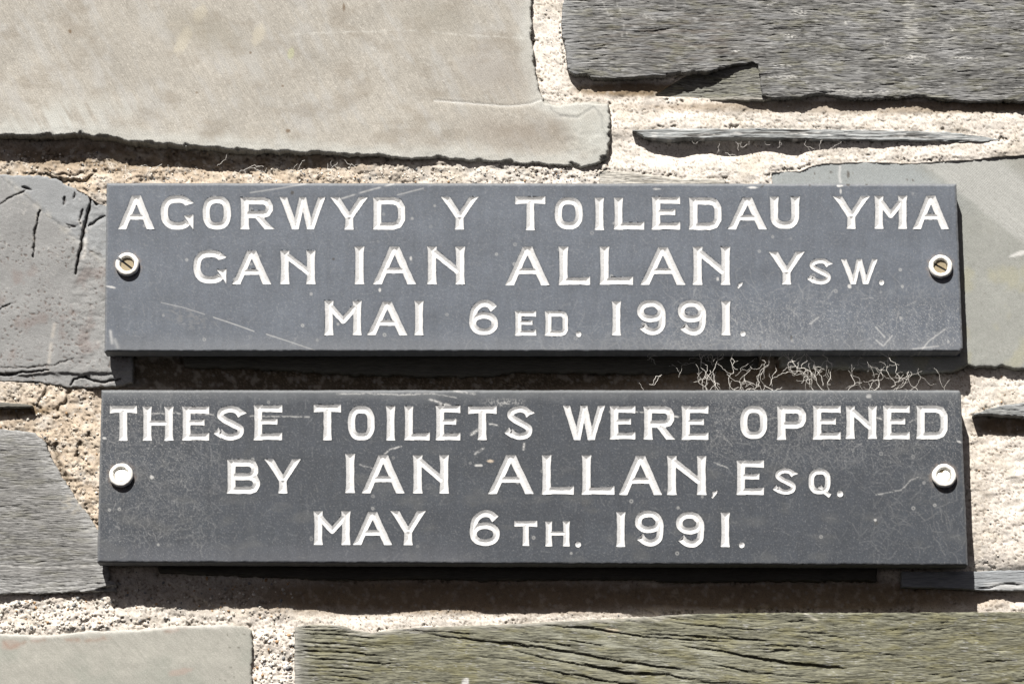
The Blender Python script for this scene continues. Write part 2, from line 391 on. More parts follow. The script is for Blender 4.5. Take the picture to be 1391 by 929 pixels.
# --- smooth grey-green slate at right
def surf_r(X, Y, F):
    h = 1.0 * fbm(X / 150, Y / 150, 3, 61) + 0.25 * fbm(X / 18, Y / 18, 3, 62)
    c = base(X, (0.225, 0.232, 0.218)); c = vary(c, X, Y, 0.12, 70, 63); c = vary(c, X, Y, 0.08, 9, 64)
    s = (X - 1245) * 0.62 - (Y - 215) * 0.78                     # distance across the diagonal band
    band = smooth(-4, 4, s + 2 * fbm(X / 30, Y / 30, 2, 65)) * (1 - smooth(60, 80, s))
    c = mixc(c, (0.32, 0.325, 0.315), 0.7 * band)
    lines = pn(s / 1.9, (X * .78 + Y * .62) / 200, 66)
    c = c * (1 + 0.14 * lines * band)[..., None]
    c = mixc(c, (0.22, 0.216, 0.195), 0.5 * smooth(60, 84, s))
    c = mixc(c, (0.22, 0.245, 0.26), 0.6 * (1 - smooth(-20, 6, s)) * (1 - smooth(250, 300, Y)))
    c = mixc(c, (0.27, 0.26, 0.17), 0.40 * smooth(0.05, 0.5, fbm(X / 40, Y / 50, 4, 67)) * smooth(300, 380, Y))
    sp = smooth(0.45, 0.62, fbm(X / 4, Y / 4.5, 3, 68, .7)); c = mixc(c, (0.12, 0.11, 0.09), 0.35 * sp); c = c * (1 + 0.15 * fbm(X / 2.5, Y / 2.5, 2, 69, .8))[..., None]
    c = mixc(c, (0.55, 0.55, 0.54), 0.7 * blob(X, Y, 1384, 345, 14, 3, -0.3))
    c = mixc(c, (0.5, 0.5, 0.5), 0.6 * sline(X, Y, [(1141, 226), (1140, 240), (1142, 248)], 1.6))
    for q in ((1152, 237, 2, 6, 0), (1129, 234, 1.3, 2, 0), (1232, 244, 1.5, 2, 0), (1240, 245, 2, 1.4, 0), (1107, 236, 1.4, 1.4, 0)):
        c = mixc(c, (0.06, 0.05, 0.04), 0.8 * blob(X, Y, *q))
    return h, c
stone([(1047, 262), (1046, 233), (1070, 232), (1086, 232), (1100, 225), (1118, 221), (1180, 219), (1240, 221), (1290, 217), (1320, 216), (1350, 212), (1391, 209), (1480, 205), (1480, 505),
       (1391, 500), (1378, 501), (1362, 496), (1350, 499), (1338, 497), (1325, 499), (1316, 496), (1300, 503), (1240, 508), (1160, 500), (1060, 497), (1050, 400)],
      8, surf_r, M_smooth, g=1.8, rough=1.8, rscale=12, bevel=(2.5, 2), label="smooth grey green slate with paler diagonal band right of the upper plaque", seed=44)

# --- blue-grey cracked slate at left
def surf_l(X, Y, F):
    h = 1.4 * fbm(X / 70, Y / 90, 3, 71) + 0.22 * fbm(X / 14, Y / 7, 4, 72, .65)
    c = base(X, (0.200, 0.203, 0.204)); c = vary(c, X, Y, 0.16, 50, 73); c = c * (1 + 0.16 * fbm((X + Y * .4) / 9, (Y - X * .3) / 2.2, 3, 90, .8))[..., None]; c = vary(c, X, Y, 0.09, 7, 74)
    s = (Y - 238) - (X) * 0.83
    up = 1 - smooth(-8, 8, s + 6 * fbm(X / 25, Y / 25, 2, 75))
    c = mixc(c, (0.22, 0.235, 0.25), 0.6 * up)
    c = mixc(c, (0.40, 0.39, 0.36), 0.4 * np.exp(-(s / 6) ** 2) * smooth(-.3, .3, fbm(X / 14, Y / 14, 3, 76)))
    h = h - 0.7 * np.exp(-(s / 4) ** 2) * (0.5 + 0.5 * fbm(X / 12, Y / 12, 2, 77))
    brown = smooth(0.05, 0.6, fbm(X / 26, Y / 30, 4, 78)) * smooth(330, 380, Y) * (1 - smooth(470, 520, Y))
    c = mixc(c, (0.155, 0.12, 0.11), 0.45 * brown)
    spot = smooth(0.40, 0.52, fbm(X / 4.6, Y / 4.2, 2, 79)) * smooth(-.4, .2, fbm(X / 40, Y / 40, 2, 791)) * smooth(300, 340, Y)
    c = mixc(c, (0.08, 0.055, 0.045), 0.65 * spot); h = h - 0.9 * spot
    hair = np.abs(fbm(X / 30, Y / 26, 3, 80)); hr = (1 - smooth(0.0, 0.022, hair)) * smooth(-0.2, 0.2, fbm(X / 50, Y / 50, 2, 81))
    c = mixc(c, (0.45, 0.44, 0.42), 0.35 * hr)
    for pts, w, dep in (([(54, 286), (50, 305), (46, 322), (46, 340), (44, 350)], 1.5, 9), ([(124, 258), (123, 275), (119, 292), (116, 305), (112, 325), (108, 345), (103, 372)], 2.4, 12),
                        ([(112, 285), (107, 300), (110, 305)], 1.5, 6), ([(128, 268), (132, 278), (137, 273)], 1.5, 6), ([(120, 307), (130, 300), (142, 294)], 1.2, 6),
                        ([(88, 268), (86, 278)], 1.5, 5), ([(101, 262), (100, 270)], 1.3, 5), ([(35, 258), (20, 266), (0, 277)], 1.0, 3), ([(30, 254), (42, 258)], 1.6, 6),
                        ([(-10, 509), (20, 508), (40, 505), (66, 503)], 1.5, 8), ([(95, 524), (100, 515), (115, 511), (128, 517), (142, 519), (164, 514)], 1.6, 9),
                        ([(-10, 517), (20, 520), (60, 521)], 1.4, 7), ([(0, 419), (19, 412)], 1.0, 3), ([(90, 303), (103, 309), (90, 309)], 0.9, 3), ([(0, 500), (60, 498), (100, 488)], 1.0, 2)):
        Xw = X + 2.6 * fbm(X / 17, Y / 17, 4, 82, .6); Yw = Y + 2.6 * fbm(X / 17, Y / 17, 4, 83, .6)
        d, arc, b, L = seg_dist(Xw, Yw, pts)
        a = np.exp(-(d / (w * (0.25 + 0.38 * np.sin(arc / L * math.pi) + 0.3 * pn(arc / 11, arc * 0, 8)) + 0.25)) ** 2)
        h = h - dep * a; c = mixc(c, (0.06, 0.05, 0.045), 0.75 * a)
    c = mixc(c, (0.5, 0.47, 0.42), 0.6 * sline(X, Y, [(52, 282), (49, 300), (43, 345)], 1.2) * smooth(0.0, .3, pn(X / 5, Y / 8, 4)))
    c = mixc(c, (0.55, 0.53, 0.5), 0.5 * sline(X, Y, [(108, 300), (117, 315), (115, 345), (112, 350)], 2.2, .4))
    c = mixc(c, (0.42, 0.39, 0.35), 0.5 * sline(X, Y, [(74, 440), (69, 470), (65, 503)], 2.4, .5))
    h = h - 3.5 * smooth(506, 510, Y + 5 * fbm(X / 30, Y / 20, 3, 84)) + 0.9 * (1 - smooth(-2.5, 2.5, s + 5 * fbm(X / 20, Y / 20, 3, 841)))
    q_ = np.floor(fbm(X / 26, Y / 18, 3, 842) * 5) ; h = h + 0.35 * q_ * smooth(80, 110, X)
    return h, c
stone([(-90, 236), (0, 238), (55, 239), (75, 243), (92, 253), (102, 255), (116, 261), (128, 270), (136, 276), (145, 278), (170, 300), (180, 400), (180, 520),
       (164, 525), (120, 527), (92, 526), (70, 522), (40, 523), (0, 520), (-90, 521)],
      0, surf_l, M_blue, g=1.25, rough=2.0, rscale=12, bevel=(3, 2.5), label="cracked blue grey slate with brown pitting left of the upper plaque", seed=45)

# --- tiny splinter at the left edge
stone([(-90, 545), (0, 546), (35, 549), (52, 552), (30, 553), (-90, 553)], 8, surf_thin if False else striated((0.15, 0.145, 0.13), (0.1, 0.1, 0.08), 0.5, 160), M_stria, g=1.2, rough=0.6,
      bevel=(1, 1), label="dark slate splinter at the left edge between two blocks", seed=46)

# --- riven grey block, lower left
_ll = striated((0.178, 0.178, 0.175), (0.15, 0.147, 0.09), 0.9, 180, 0.2, 0.5, 4.2)
def surf_ll(X, Y, F):
    h, c = _ll(X, Y, F)
    c = mixc(c, (0.36, 0.365, 0.365), 0.75 * (1 - smooth(2, 30, F + 14 * fbm(X / 12, Y / 9, 4, 85, .65))) * (0.5 + 0.5 * spots(X, Y, 852, 5, 3)))
    c = mixc(c, (0.34, 0.31, 0.25), 0.4 * blob(X, Y, 100, 685, 20, 14) * smooth(-.2, .3, fbm(X / 8, Y / 8, 3, 86)))
    c = mixc(c, (0.45, 0.45, 0.44), 0.6 * sline(X, Y, [(0, 768), (60, 771), (130, 768)], 1.6, .5))
    jag = smooth(136, 150, X) * smooth(758, 768, Y)
    h = h + 6 * jag * saw(X, Y, 10, 87, 30)
    h = h - 9 * smooth(794, 800, Y + (X - 150) * 0.25 + 4 * fbm(X / 14, Y / 4, 3, 871)) * smooth(60, 120, X)
    h = h + 4 * saw(X, Y, 6, 872, 14) * smooth(780, 792, Y) * smooth(90, 130, X)
    return h, c
stone([(-90, 580), (0, 583), (20, 584), (48, 588), (62, 602), (70, 622), (80, 640), (93, 660), (107, 682), (121, 700), (133, 720), (150, 742), (152, 765), (146, 772), (150, 778), (148, 788), (158, 792), (158, 803),
       (130, 804), (100, 804), (60, 806), (20, 806), (-90, 808)],
      3, surf_ll, M_stria, g=(2.0, 0.95), rough=2.0, rscale=11, bevel=(3, 2.5), label="riven grey block with level splits left of the lower plaque", seed=47)

# --- pale slab, bottom left
def surf_bl(X, Y, F):
    h = 0.9 * fbm(X / 120, Y / 90, 3, 91) + 0.3 * fbm(X / 16, Y / 16, 3, 92)
    c = base(X, (0.275, 0.273, 0.247)); c = vary(c, X, Y, 0.12, 60, 93); c = vary(c, X, Y, 0.08, 9, 94)
    c = mixc(c, (0.21, 0.225, 0.20), 0.45 * smooth(-.1, .5, fbm(X / 80, Y / 60, 3, 95))); c = c * (1 + 0.16 * fbm(X / 2.6, Y / 2.6, 3, 941, .8) + .1 * fbm((X - Y) / 3, (X + Y) / 50, 2, 942))[..., None]
    for pts in ([(18, 878), (40, 870), (60, 868)], [(90, 868), (115, 870), (150, 866)], [(225, 857), (245, 854), (252, 852)], [(5, 872), (15, 880)]):
        c = mixc(c, (0.22, 0.145, 0.11), 0.6 * sline(X, Y + 2 * fbm(X / 8, Y / 8, 2, 6), pts, 2.6, .6))
    c = mixc(c, (0.30, 0.215, 0.18), 0.4 * blob(X, Y, 14, 875, 14, 8) )
    c = mixc(c, (0.30, 0.21, 0.18), 0.4 * blob(X, Y, 245, 912, 18, 5, -.2))
    cd, cv = cells(X / 9, Y / 9, 96); spot = (cv > 0.8) * (1 - smooth(0.1, 0.2, cd)) * smooth(280, 320, X)
    c = mixc(c, (0.07, 0.065, 0.05), 0.7 * spot)
    c = mixc(c, (0.47, 0.46, 0.44), 0.5 * (1 - smooth(1, 8, F + 3 * fbm(X / 12, Y / 12, 2, 97))) * (1 - smooth(300, 330, X)))
    return h, c
stone([(-90, 862), (0, 860), (40, 862), (75, 862), (120, 856), (160, 857), (240, 850), (300, 849), (330, 850), (342, 856), (343, 880), (342, 905), (344, 1010), (-90, 1010)],
      0, surf_bl, M_smooth, g=1.8, rough=1.8, rscale=20, bevel=(3, 3), label="smooth pale slab with rusty stains in the bottom left corner", seed=48)

# --- olive riven block, bottom
_br = striated((0.148, 0.147, 0.110), (0.155, 0.14, 0.045), 0.95, 220, 0.32, 0.6, 4.0)
def surf_br(X, Y, F):
    Ys_ = Y - 0.11 * (np.log1p(np.exp((np.clip(X, 0, 1400) - 640) / 30)) - np.log1p(np.exp((np.clip(X, 0, 1400) - 1040) / 30))) * 30
    h, c = _br(X, Ys_, F)
    calm = blob(X, Y, 640, 915, 150, 45, 0.15, 0.9, 9)
    h = h * (1 - 0.6 * calm)
    h = h + 1.5 * fbm(X / 60, Ys_ / 18, 3, 98)
    for pts, dep, ln in (
        ([(406, 851), (450, 851), (500, 860)], 4, 2),
        
        ([(540, 855), (620, 858), (660, 862)], 6, 3), ([(560, 858), (640, 868), (690, 874), (745, 884)], 7, 3), ([(650, 869), (700, 873), (760, 882), (830, 895), (900, 905), (960, 912)], 11, 5),
        ([(690, 880), (730, 890), (790, 903), (860, 910)], 9, 4), ([(730, 848), (800, 852), (860, 862), (930, 868), (1010, 872)], 9, 4), ([(870, 860), (950, 864), (1020, 868), (1060, 872)], 8, 3),
        ([(900, 842), (960, 850), (1040, 856)], 6, 3), ([(900, 872), (980, 884), (1050, 896), (1150, 908)], 10, 4), ([(1010, 890), (1080, 900), (1160, 908)], 9, 5),
        ([(780, 898), (850, 912), (900, 914), (960, 924)], 12, 6), ([(720, 905), (790, 918), (860, 930), (950, 936)], 9, 4), ([(960, 900), (1020, 912), (1100, 920)], 6, 3),
        ([(700, 922), (760, 930), (830, 940)], 8, 4), ([(930, 925), (1000, 928), (1080, 935)], 7, 3), ([(1100, 880), (1160, 884), (1230, 890)], 4, 3)):
        h = h + ledge(X, Y, pts, dep, ln, seed=int(pts[0][0]) % 97)
    for k_, (yy, dp, x1_) in enumerate(((856, 5, 500), (861, 7, 520), (867, 4, 505), (873, 8, 515), (879, 4, 480), (884, 8, 530), (890, 4, 500), (895, 9, 540), (901, 4, 500), (906, 6, 520), (912, 4, 490), (917, 5, 510), (923, 3, 480))):
        h = h + ledge(X, Y, [(404, yy - 1), (445, yy - .5), (480, yy + 2), (x1_, yy + 7)], dp, 2.6, seed=k_, wob=0.5)
    rr = random.Random(31)
    for q in range(60):
        x0 = rr.uniform(640, 1120); y0 = rr.uniform(852, 950); l = rr.uniform(35, 110); sl = 0.13 if x0 < 1000 else 0.05
        h = h + ledge(X, Y, [(x0, y0), (x0 + l / 2, y0 + l / 2 * sl + rr.uniform(-2, 2)), (x0 + l, y0 + l * sl)], rr.uniform(1.5, 7) * rr.random(), rr.uniform(1.2, 4.5), seed=q % 13)
    grey = blob(X, Y, 850, 885, 210, 40, 0.12, 0.8, 12)
    c = mixc(c, (0.25, 0.255, 0.215), 0.65 * grey * smooth(-.3, .4, fbm(X / 50, Ys_ / 12, 3, 99)))
    c = mixc(c, (0.21, 0.21, 0.20), 0.6 * (1 - smooth(0, 30, X - 402 + 9 * fbm(X / 9, Y / 9, 2, 13))))
    c = mixc(c, (0.33, 0.32, 0.30), 0.5 * (1 - smooth(1, 9, F + 4 * fbm(X / 20, Y / 9, 3, 14))) * (1 - smooth(900, 960, X)))
    c = mixc(c, (0.06, 0.055, 0.03), 0.3 * smooth(1150, 1250, X) * smooth(0, .4, fbm(X / 40, Y / 4, 4, 15)))
    c = mixc(c, (0.5, 0.5, 0.5), 0.8 * blob(X, Y, 632, 926, 5, 7, .5)); c = mixc(c, (0.5, 0.48, 0.42), 0.6 * sline(X, Y, [(1093, 833), (1110, 842)], 1.6))
    c = mixc(c, (0.42, 0.35, 0.27), 0.4 * blob(X, Y, 830, 856, 12, 4))
    return h, np.clip(c, 0.02, 1)
stone([(400, 852), (404, 849), (440, 848), (465, 849), (480, 856), (505, 859), (530, 855), (560, 852), (620, 850), (700, 847), (780, 842), (850, 839), (930, 834), (1040, 832), (1200, 832), (1330, 831), (1480, 830), (1480, 1010), (400, 1010)],
      -4, surf_br, M_stria, g=(2.3, 1.0), rough=1.3, rscale=16, bevel=(3, 2.5), label="olive riven block with deep splits along the bottom", seed=49)

# --- slate that the lower plaque is screwed to, splinters at right
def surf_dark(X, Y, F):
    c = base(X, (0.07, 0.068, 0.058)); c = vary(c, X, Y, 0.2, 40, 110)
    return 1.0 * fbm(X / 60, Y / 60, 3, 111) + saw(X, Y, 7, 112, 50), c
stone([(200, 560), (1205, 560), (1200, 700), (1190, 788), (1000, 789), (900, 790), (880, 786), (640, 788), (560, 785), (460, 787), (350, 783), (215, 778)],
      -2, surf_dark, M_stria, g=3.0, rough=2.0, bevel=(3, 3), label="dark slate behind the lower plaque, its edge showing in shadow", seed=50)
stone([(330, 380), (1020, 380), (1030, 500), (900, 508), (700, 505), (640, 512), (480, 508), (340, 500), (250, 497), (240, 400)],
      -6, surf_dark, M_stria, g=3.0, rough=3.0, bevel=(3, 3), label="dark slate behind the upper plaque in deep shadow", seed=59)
def surf_bs(X, Y, F):
    c = base(X, (0.23, 0.245, 0.26)); c = c * (1 + 0.3 * fbm(X / 40, Y / 4, 4, 113))[..., None]
    h = 1.5 * saw(X, Y, 6, 114, 40) + ledge(X, Y, [(1318, 797), (1345, 797), (1365, 792), (1395, 793)], 8, 3)
    c = mixc(c, (0.45, 0.45, 0.44), 0.5 * (smooth(1330, 1350, X) * (1 - smooth(3, 8, np.abs(Y - 796)))))
    return h, c
stone([(1225, 776), (1300, 776), (1391, 774), (1480, 773), (1480, 803), (1391, 802), (1345, 802), (1300, 799), (1225, 797)],
      0, surf_bs, M_stria, g=1.2, rough=0.9, bevel=(2, 1.5), label="narrow blue grey slate strip right of the lower plaque's foot", seed=51)
stone([(1322, 563), (1338, 557), (1358, 551), (1391, 547), (1480, 544), (1480, 574), (1391, 566), (1360, 564), (1340, 562)],
      17, striated((0.22, 0.23, 0.235), (0.2, 0.2, 0.17), 0.9, 240, .2, .6, 3.4), M_stria, g=1.1, rough=0.8, bevel=(2, 1.5), label="wedge shaped slate splinter at the right edge", seed=52)
stone([(812, 231), (850, 233), (880, 238), (905, 240), (945, 243), (985, 244), (985, 256), (812, 256)],
      15, striated((0.40, 0.385, 0.35), (0.12, 0.11, 0.09), 0.7, 260, .5, .5, 3.2), M_stria, g=1.2, rough=1.6, bevel=(2, 2), label="mortar smeared splinter just above the upper plaque", seed=53)

# ------------------------------------------------------------------ mortar
ctrl = [(745, -60, 12), (745, 40, 13), (748, 100, 13), (790, 125, 10), (850, 150, 11), (900, 140, 9), (1000, 150, 11), (1150, 148, 11), (1391, 152, 11), (850, 205, 12), (950, 170, 15), (1200, 172, 14),
        (930, 200, 4), (1000, 204, 3), (1080, 205, 4), (950, 222, 12), (1060, 222, 12), (1200, 205, 10), (1350, 180, 14), (1391, 195, 13), (900, 235, 14), (1000, 225, 13), (1040, 245, 12), (1100, 212, 11), (1300, 207, 11), (840, 165, 17),
        (-50, 195, -3), (0, 225, -3), (100, 215, -4), (100, 240, 0), (200, 215, -5), (200, 240, 2), (300, 225, -1), (300, 243, 3), (400, 222, 4), (420, 243, 8), (500, 232, 12), (560, 235, 14), (620, 238, 17), (700, 240, 19),
        (780, 240, 19), (130, 262, 4), (140, 290, 2), (-50, 535, -4), (0, 540, -3), (50, 540, -3), (80, 560, -4), (20, 570, -6), (110, 545, -8), (120, 600, -2), (110, 650, 0), (125, 690, 2), (150, 545, -16), (145, 600, -2),
        (200, 505, -20), (300, 510, -20), (500, 510, -20), (800, 510, -18), (1000, 515, -14), (1200, 518, -10), (1300, 515, -5), (1330, 520, -3), (1360, 535, -3), (1391, 520, -3), (1391, 600, -4), (1350, 640, -2), (1340, 720, -2), (1391, 740, -2),
        (1325, 600, -5), (-50, 830, -6), (0, 818, -8), (60, 830, -5), (100, 845, -2), (150, 815, -9), (140, 840, -4), (200, 800, -10), (250, 830, -9), (200, 848, -3), (330, 800, -10), (330, 843, -6), (370, 870, -6), (370, 925, -6),
        (380, 843, -8), (500, 800, -15), (600, 843, -9), (800, 835, -10), (700, 815, -12), (900, 800, -15), (1100, 815, -17), (1250, 820, -17), (1330, 812, -16), (1350, 826, -7), (1391, 826, -7), (1391, 812, -16), (1200, 800, -16), (1000, 829, -12)]
g = 1.5
gx = np.arange(-80, 1471 + g, g); gy = np.arange(-80, 1010 + g, g)
X, Y = np.meshgrid(gx, gy)
num = np.zeros(X.shape); den = np.zeros(X.shape)
for cx, cy, cd in ctrl:
    w = 1.0 / ((X - cx) ** 2 + (Y - cy) ** 2 * 2.0 + 60) ** 1.8
    num += w * cd; den += w
D = num / den
FS = np.full(X.shape, -1e9)
for o in OUT.values(): FS = np.maximum(FS, poly_sdf(X, Y, o))
# colour zones
def zone(cx, cy, rx, ry, soft=0.5): return 1 - smooth(1 - soft, 1 + soft, np.hypot((X - cx) / rx, (Y - cy) / ry))
col = base(X, (0.56, 0.52, 0.475))
sandy = np.clip(zone(60, 230, 420, 40) + zone(80, 640, 160, 140) + zone(250, 240, 330, 20), 0, 1)
col = mixc(col, (0.37, 0.30, 0.225), 0.85 * sandy)
col = mixc(col, (0.40, 0.36, 0.31), 0.5 * zone(1330, 640, 14, 140))
painted_shade = np.clip(zone(1180, 146, 300, 9, .3) + zone(860, 122, 90, 10, .4) + zone(1020, 203, 130, 9, .4) + zone(1370, 578, 50, 14, .4) + zone(20, 558, 50, 8, .4) + zone(620, 810, 420, 26) + zone(1150, 810, 220, 22) + zone(700, 505, 620, 30), 0, 1)  # where the stones and plaques throw their shadows
col = mixc(col, (0.15, 0.104, 0.056), 0.9 * painted_shade)  # cast shadow painted into the mortar colour as a warm brown
col = mixc(col, (0.055, 0.043, 0.03), 0.9 * zone(480, 508, 430, 30, .25))  # near-black shadow painted into the gap between the plaques
col = mixc(col, (0.15, 0.112, 0.072), 0.8 * np.clip(zone(300, 212, 330, 18), 0, 1))  # brown shade painted on the mortar below the buff slab
grey = np.clip(zone(640, 235, 200, 14) + zone(240, 815, 120, 34), 0, 1)
col = mixc(col, (0.36, 0.34, 0.31), 0.5 * grey)
col = mixc(col, (0.60, 0.565, 0.52), 0.8 * np.clip(zone(1080, 210, 330, 60) + zone(750, 60, 30, 120) + zone(1370, 530, 50, 30) + zone(650, 842, 250, 7), 0, 1))
col = vary(col, X, Y, 0.16, 45, 120); col = vary(col, X, Y, 0.14, 7, 121)
col = mixc(col, (0.62, 0.585, 0.53), 0.45 * smooth(0.1, 0.5, fbm(X / 13, Y / 13, 4, 122)) * (1 - 0.6 * painted_shade))
# relief
crumb = np.clip(sandy + grey + zone(80, 840, 200, 30) + zone(370, 890, 40, 60) + 0.35 * zone(1360, 640, 60, 160), 0, 1)
patchy = smooth(-0.25, 0.3, fbm(X / 38, Y / 20, 3, 140))            # trowelled smooth in places, crumbling in others
sand = smooth(-0.3, 0.25, fbm(X / 55, Y / 30, 3, 141))
rf = (0.05 + 0.12 * patchy) + crumb * (0.22 + 0.6 * patchy)
H = 1.8 * fbm(X / 34, Y / 24, 3, 123) + crumb * 2.6 * fbm(X / 20, Y / 14, 3, 133) 
bil = 1 - np.abs(fbm(X / 13, Y / 10, 4, 124, 0.6)) * 2.2
H += rf * (1.6 * bil + 1.3 * fbm(X / 5.5, Y / 4.5, 3, 134, 0.65))
hol = smooth(0.27, 0.38, fbm(X / 9, Y / 6.0, 5, 125, .7))
hol = hol * smooth(-0.35, 0.15, fbm(X / 50, Y / 30, 3, 142))
H -= (0.55 + 0.8 * crumb) * 2.4 * hol
H += 1.2 * fbm(X / 40, Y / 22, 3, 143)
pit = smooth(0.30, 0.38, fbm(X / 4.4, Y / 3.6, 3, 126, .7)) * (0.35 + 0.65 * patchy)
H -= (0.7 + 0.5 * crumb) * 1.9 * pit
smear = fbm(X / 30, Y / 16, 4, 144, .6)
col = col * (1 + 0.12 * smear)[..., None]
col = mixc(col, (0.40, 0.36, 0.30), 0.5 * smooth(0.05, 0.5, fbm(X / 70, Y / 45, 4, 145)) * (1 - painted_shade))
col = mixc(col, (0.47, 0.46, 0.44), 0.35 * smooth(0.1, 0.5, fbm(X / 40, Y / 22, 4, 146)) * (1 - painted_shade))
cd2, cv2 = cells(X / 6.5, Y / 6.5, 128)
grain_ = (cv2 > 0.7) * (1 - smooth(0.2, 0.45, cd2))
H += rf * 1.2 * grain_ * crumb
col = mixc(col, (0.30, 0.29, 0.28), 0.4 * grain_ * (cv2 > 0.88))
col = mixc(col, (0.17, 0.135, 0.10), 0.75 * np.clip(pit + 0.6 * hol, 0, 1))
edge_h = smooth(0.12, 0.3, fbm(X / 6, Y / 6, 3, 147, .7)) * smooth(0.0, 0.25, fbm(X / 45, Y / 45, 3, 148)) * np.exp(-((FS + 3) / 3.5) ** 2); H -= 4.0 * edge_h; col = mixc(col, (0.10, 0.085, 0.06), 0.7 * edge_h)
col = mixc(col, (0.20, 0.17, 0.13), 0.55 * smooth(0.30, 0.5, fbm(X / 2.4, Y / 2.2, 2, 129, .8)))
# deep irregular crack runs in the sandy mortar at left
for pts, w, dep in (([(60, 238), (80, 244), (105, 250), (118, 246), (128, 236)], 2.4, 7), ([(60, 232), (100, 240), (120, 232)], 1.6, 4), ([(64, 530), (50, 548), (56, 556)], 2, 5), ([(95, 530), (90, 545), (80, 556)], 2.2, 6),
                    ([(75, 603), (78, 625), (84, 640), (92, 652)], 2.6, 6), ([(60, 600), (76, 612)], 2, 4), ([(110, 600), (105, 630)], 1.5, 4)):
    d, arc, b, L = seg_dist(X + 5 * fbm(X / 14, Y / 14, 3, 130), Y + 5 * fbm(X / 14, Y / 14, 3, 131), pts)
    a = np.exp(-(d / w) ** 2); H -= dep * a; col = mixc(col, (0.10, 0.085, 0.06), 0.6 * a)
# mortar dips a touch where it meets a stone, and is hollow under the stones
H -= 1.2 * smooth(-5, 0, FS + 1.5 * fbm(X / 10, Y / 10, 2, 132))
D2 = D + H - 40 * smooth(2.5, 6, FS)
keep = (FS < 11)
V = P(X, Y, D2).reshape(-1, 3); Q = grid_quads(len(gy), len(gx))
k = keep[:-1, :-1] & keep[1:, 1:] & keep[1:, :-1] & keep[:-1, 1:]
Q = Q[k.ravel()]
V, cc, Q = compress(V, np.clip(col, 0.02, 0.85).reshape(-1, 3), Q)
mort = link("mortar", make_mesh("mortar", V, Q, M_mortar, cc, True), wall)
def mortar_d(px, py):
    i = int(round((py + 80) / g)); j = int(round((px + 80) / g))
    return D2[i, j], FS[i, j]

# ------------------------------------------------------------------ loose grit bedded in the mortar
rng = random.Random(5)
ico_v = np.array([(0, 0, 1), (.894, 0, .447), (.276, .851, .447), (-.724, .526, .447), (-.724, -.526, .447), (.276, -.851, .447),
                  (.724, .526, -.447), (-.276, .851, -.447), (-.894, 0, -.447), (-.276, -.851, -.447), (.724, -.526, -.447), (0, 0, -1)])
ico_f = np.array([(0, 1, 2), (0, 2, 3), (0, 3, 4), (0, 4, 5), (0, 5, 1), (1, 6, 2), (2, 7, 3), (3, 8, 4), (4, 9, 5), (5, 10, 1),
                  (6, 7, 2), (7, 8, 3), (8, 9, 4), (9, 10, 5), (10, 6, 1), (11, 7, 6), (11, 8, 7), (11, 9, 8), (11, 10, 9), (11, 6, 10)])
GV, GF, GC = [], [], []
areas = [((-40, 812, 160, 858), 330, 3.0), ((345, 855, 400, 935), 150, 2.8), ((160, 775, 400, 848), 260, 2.4), ((1318, 500, 1430, 775), 120, 1.6), ((0, 525, 140, 700), 260, 2.2),
         ((0, 205, 140, 265), 200, 1.9), ((430, 228, 830, 248), 260, 2.0), ((735, 0, 770, 140), 60, 1.2), ((790, 130, 1391, 245), 90, 1.3), ((400, 828, 1000, 850), 160, 1.3), ((140, 225, 430, 248), 160, 1.7)]
n = 0
for (ax0, ay0, ax1, ay1), cnt, rmax in areas:
    for _ in range(cnt):
        px, py = rng.uniform(ax0, ax1), rng.uniform(ay0, ay1)
        md, fs = mortar_d(px, py)
        if fs > -1.5: continue
        r = rmax * (0.35 + 0.65 * rng.random() ** 2)
        c0 = P(px, py, md + r * 0.05)
        sc = np.array([rng.uniform(.8, 1.4), rng.uniform(.6, 1.0), rng.uniform(.7, 1.1)]) * r * S
        a = rng.uniform(0, 6.28); ca, sa = math.cos(a), math.sin(a)
        v = ico_v * (1 + 0.25 * (np.random.RandomState(n).rand(12, 1) - .5)) * sc
        v = np.stack([v[:, 0] * ca - v[:, 2] * sa, v[:, 1], v[:, 0] * sa + v[:, 2] * ca], 1) + c0
        t = rng.random()
        cc_ = (.60, .57, .52) if t < .5 else ((.36, .33, .29) if t < .72 else ((.20, .205, .21) if t < .9 else (.33, .22, .13)))
        GV.append(v); GF.append(ico_f + 12 * n); GC.append(np.tile(np.array(cc_) * rng.uniform(.8, 1.15), (12, 1))); n += 1
grit = link("grit", make_mesh("grit", np.concatenate(GV), np.concatenate(GF), M_mortar, np.concatenate(GC), True), wall)
grit['kind'] = 'stuff'

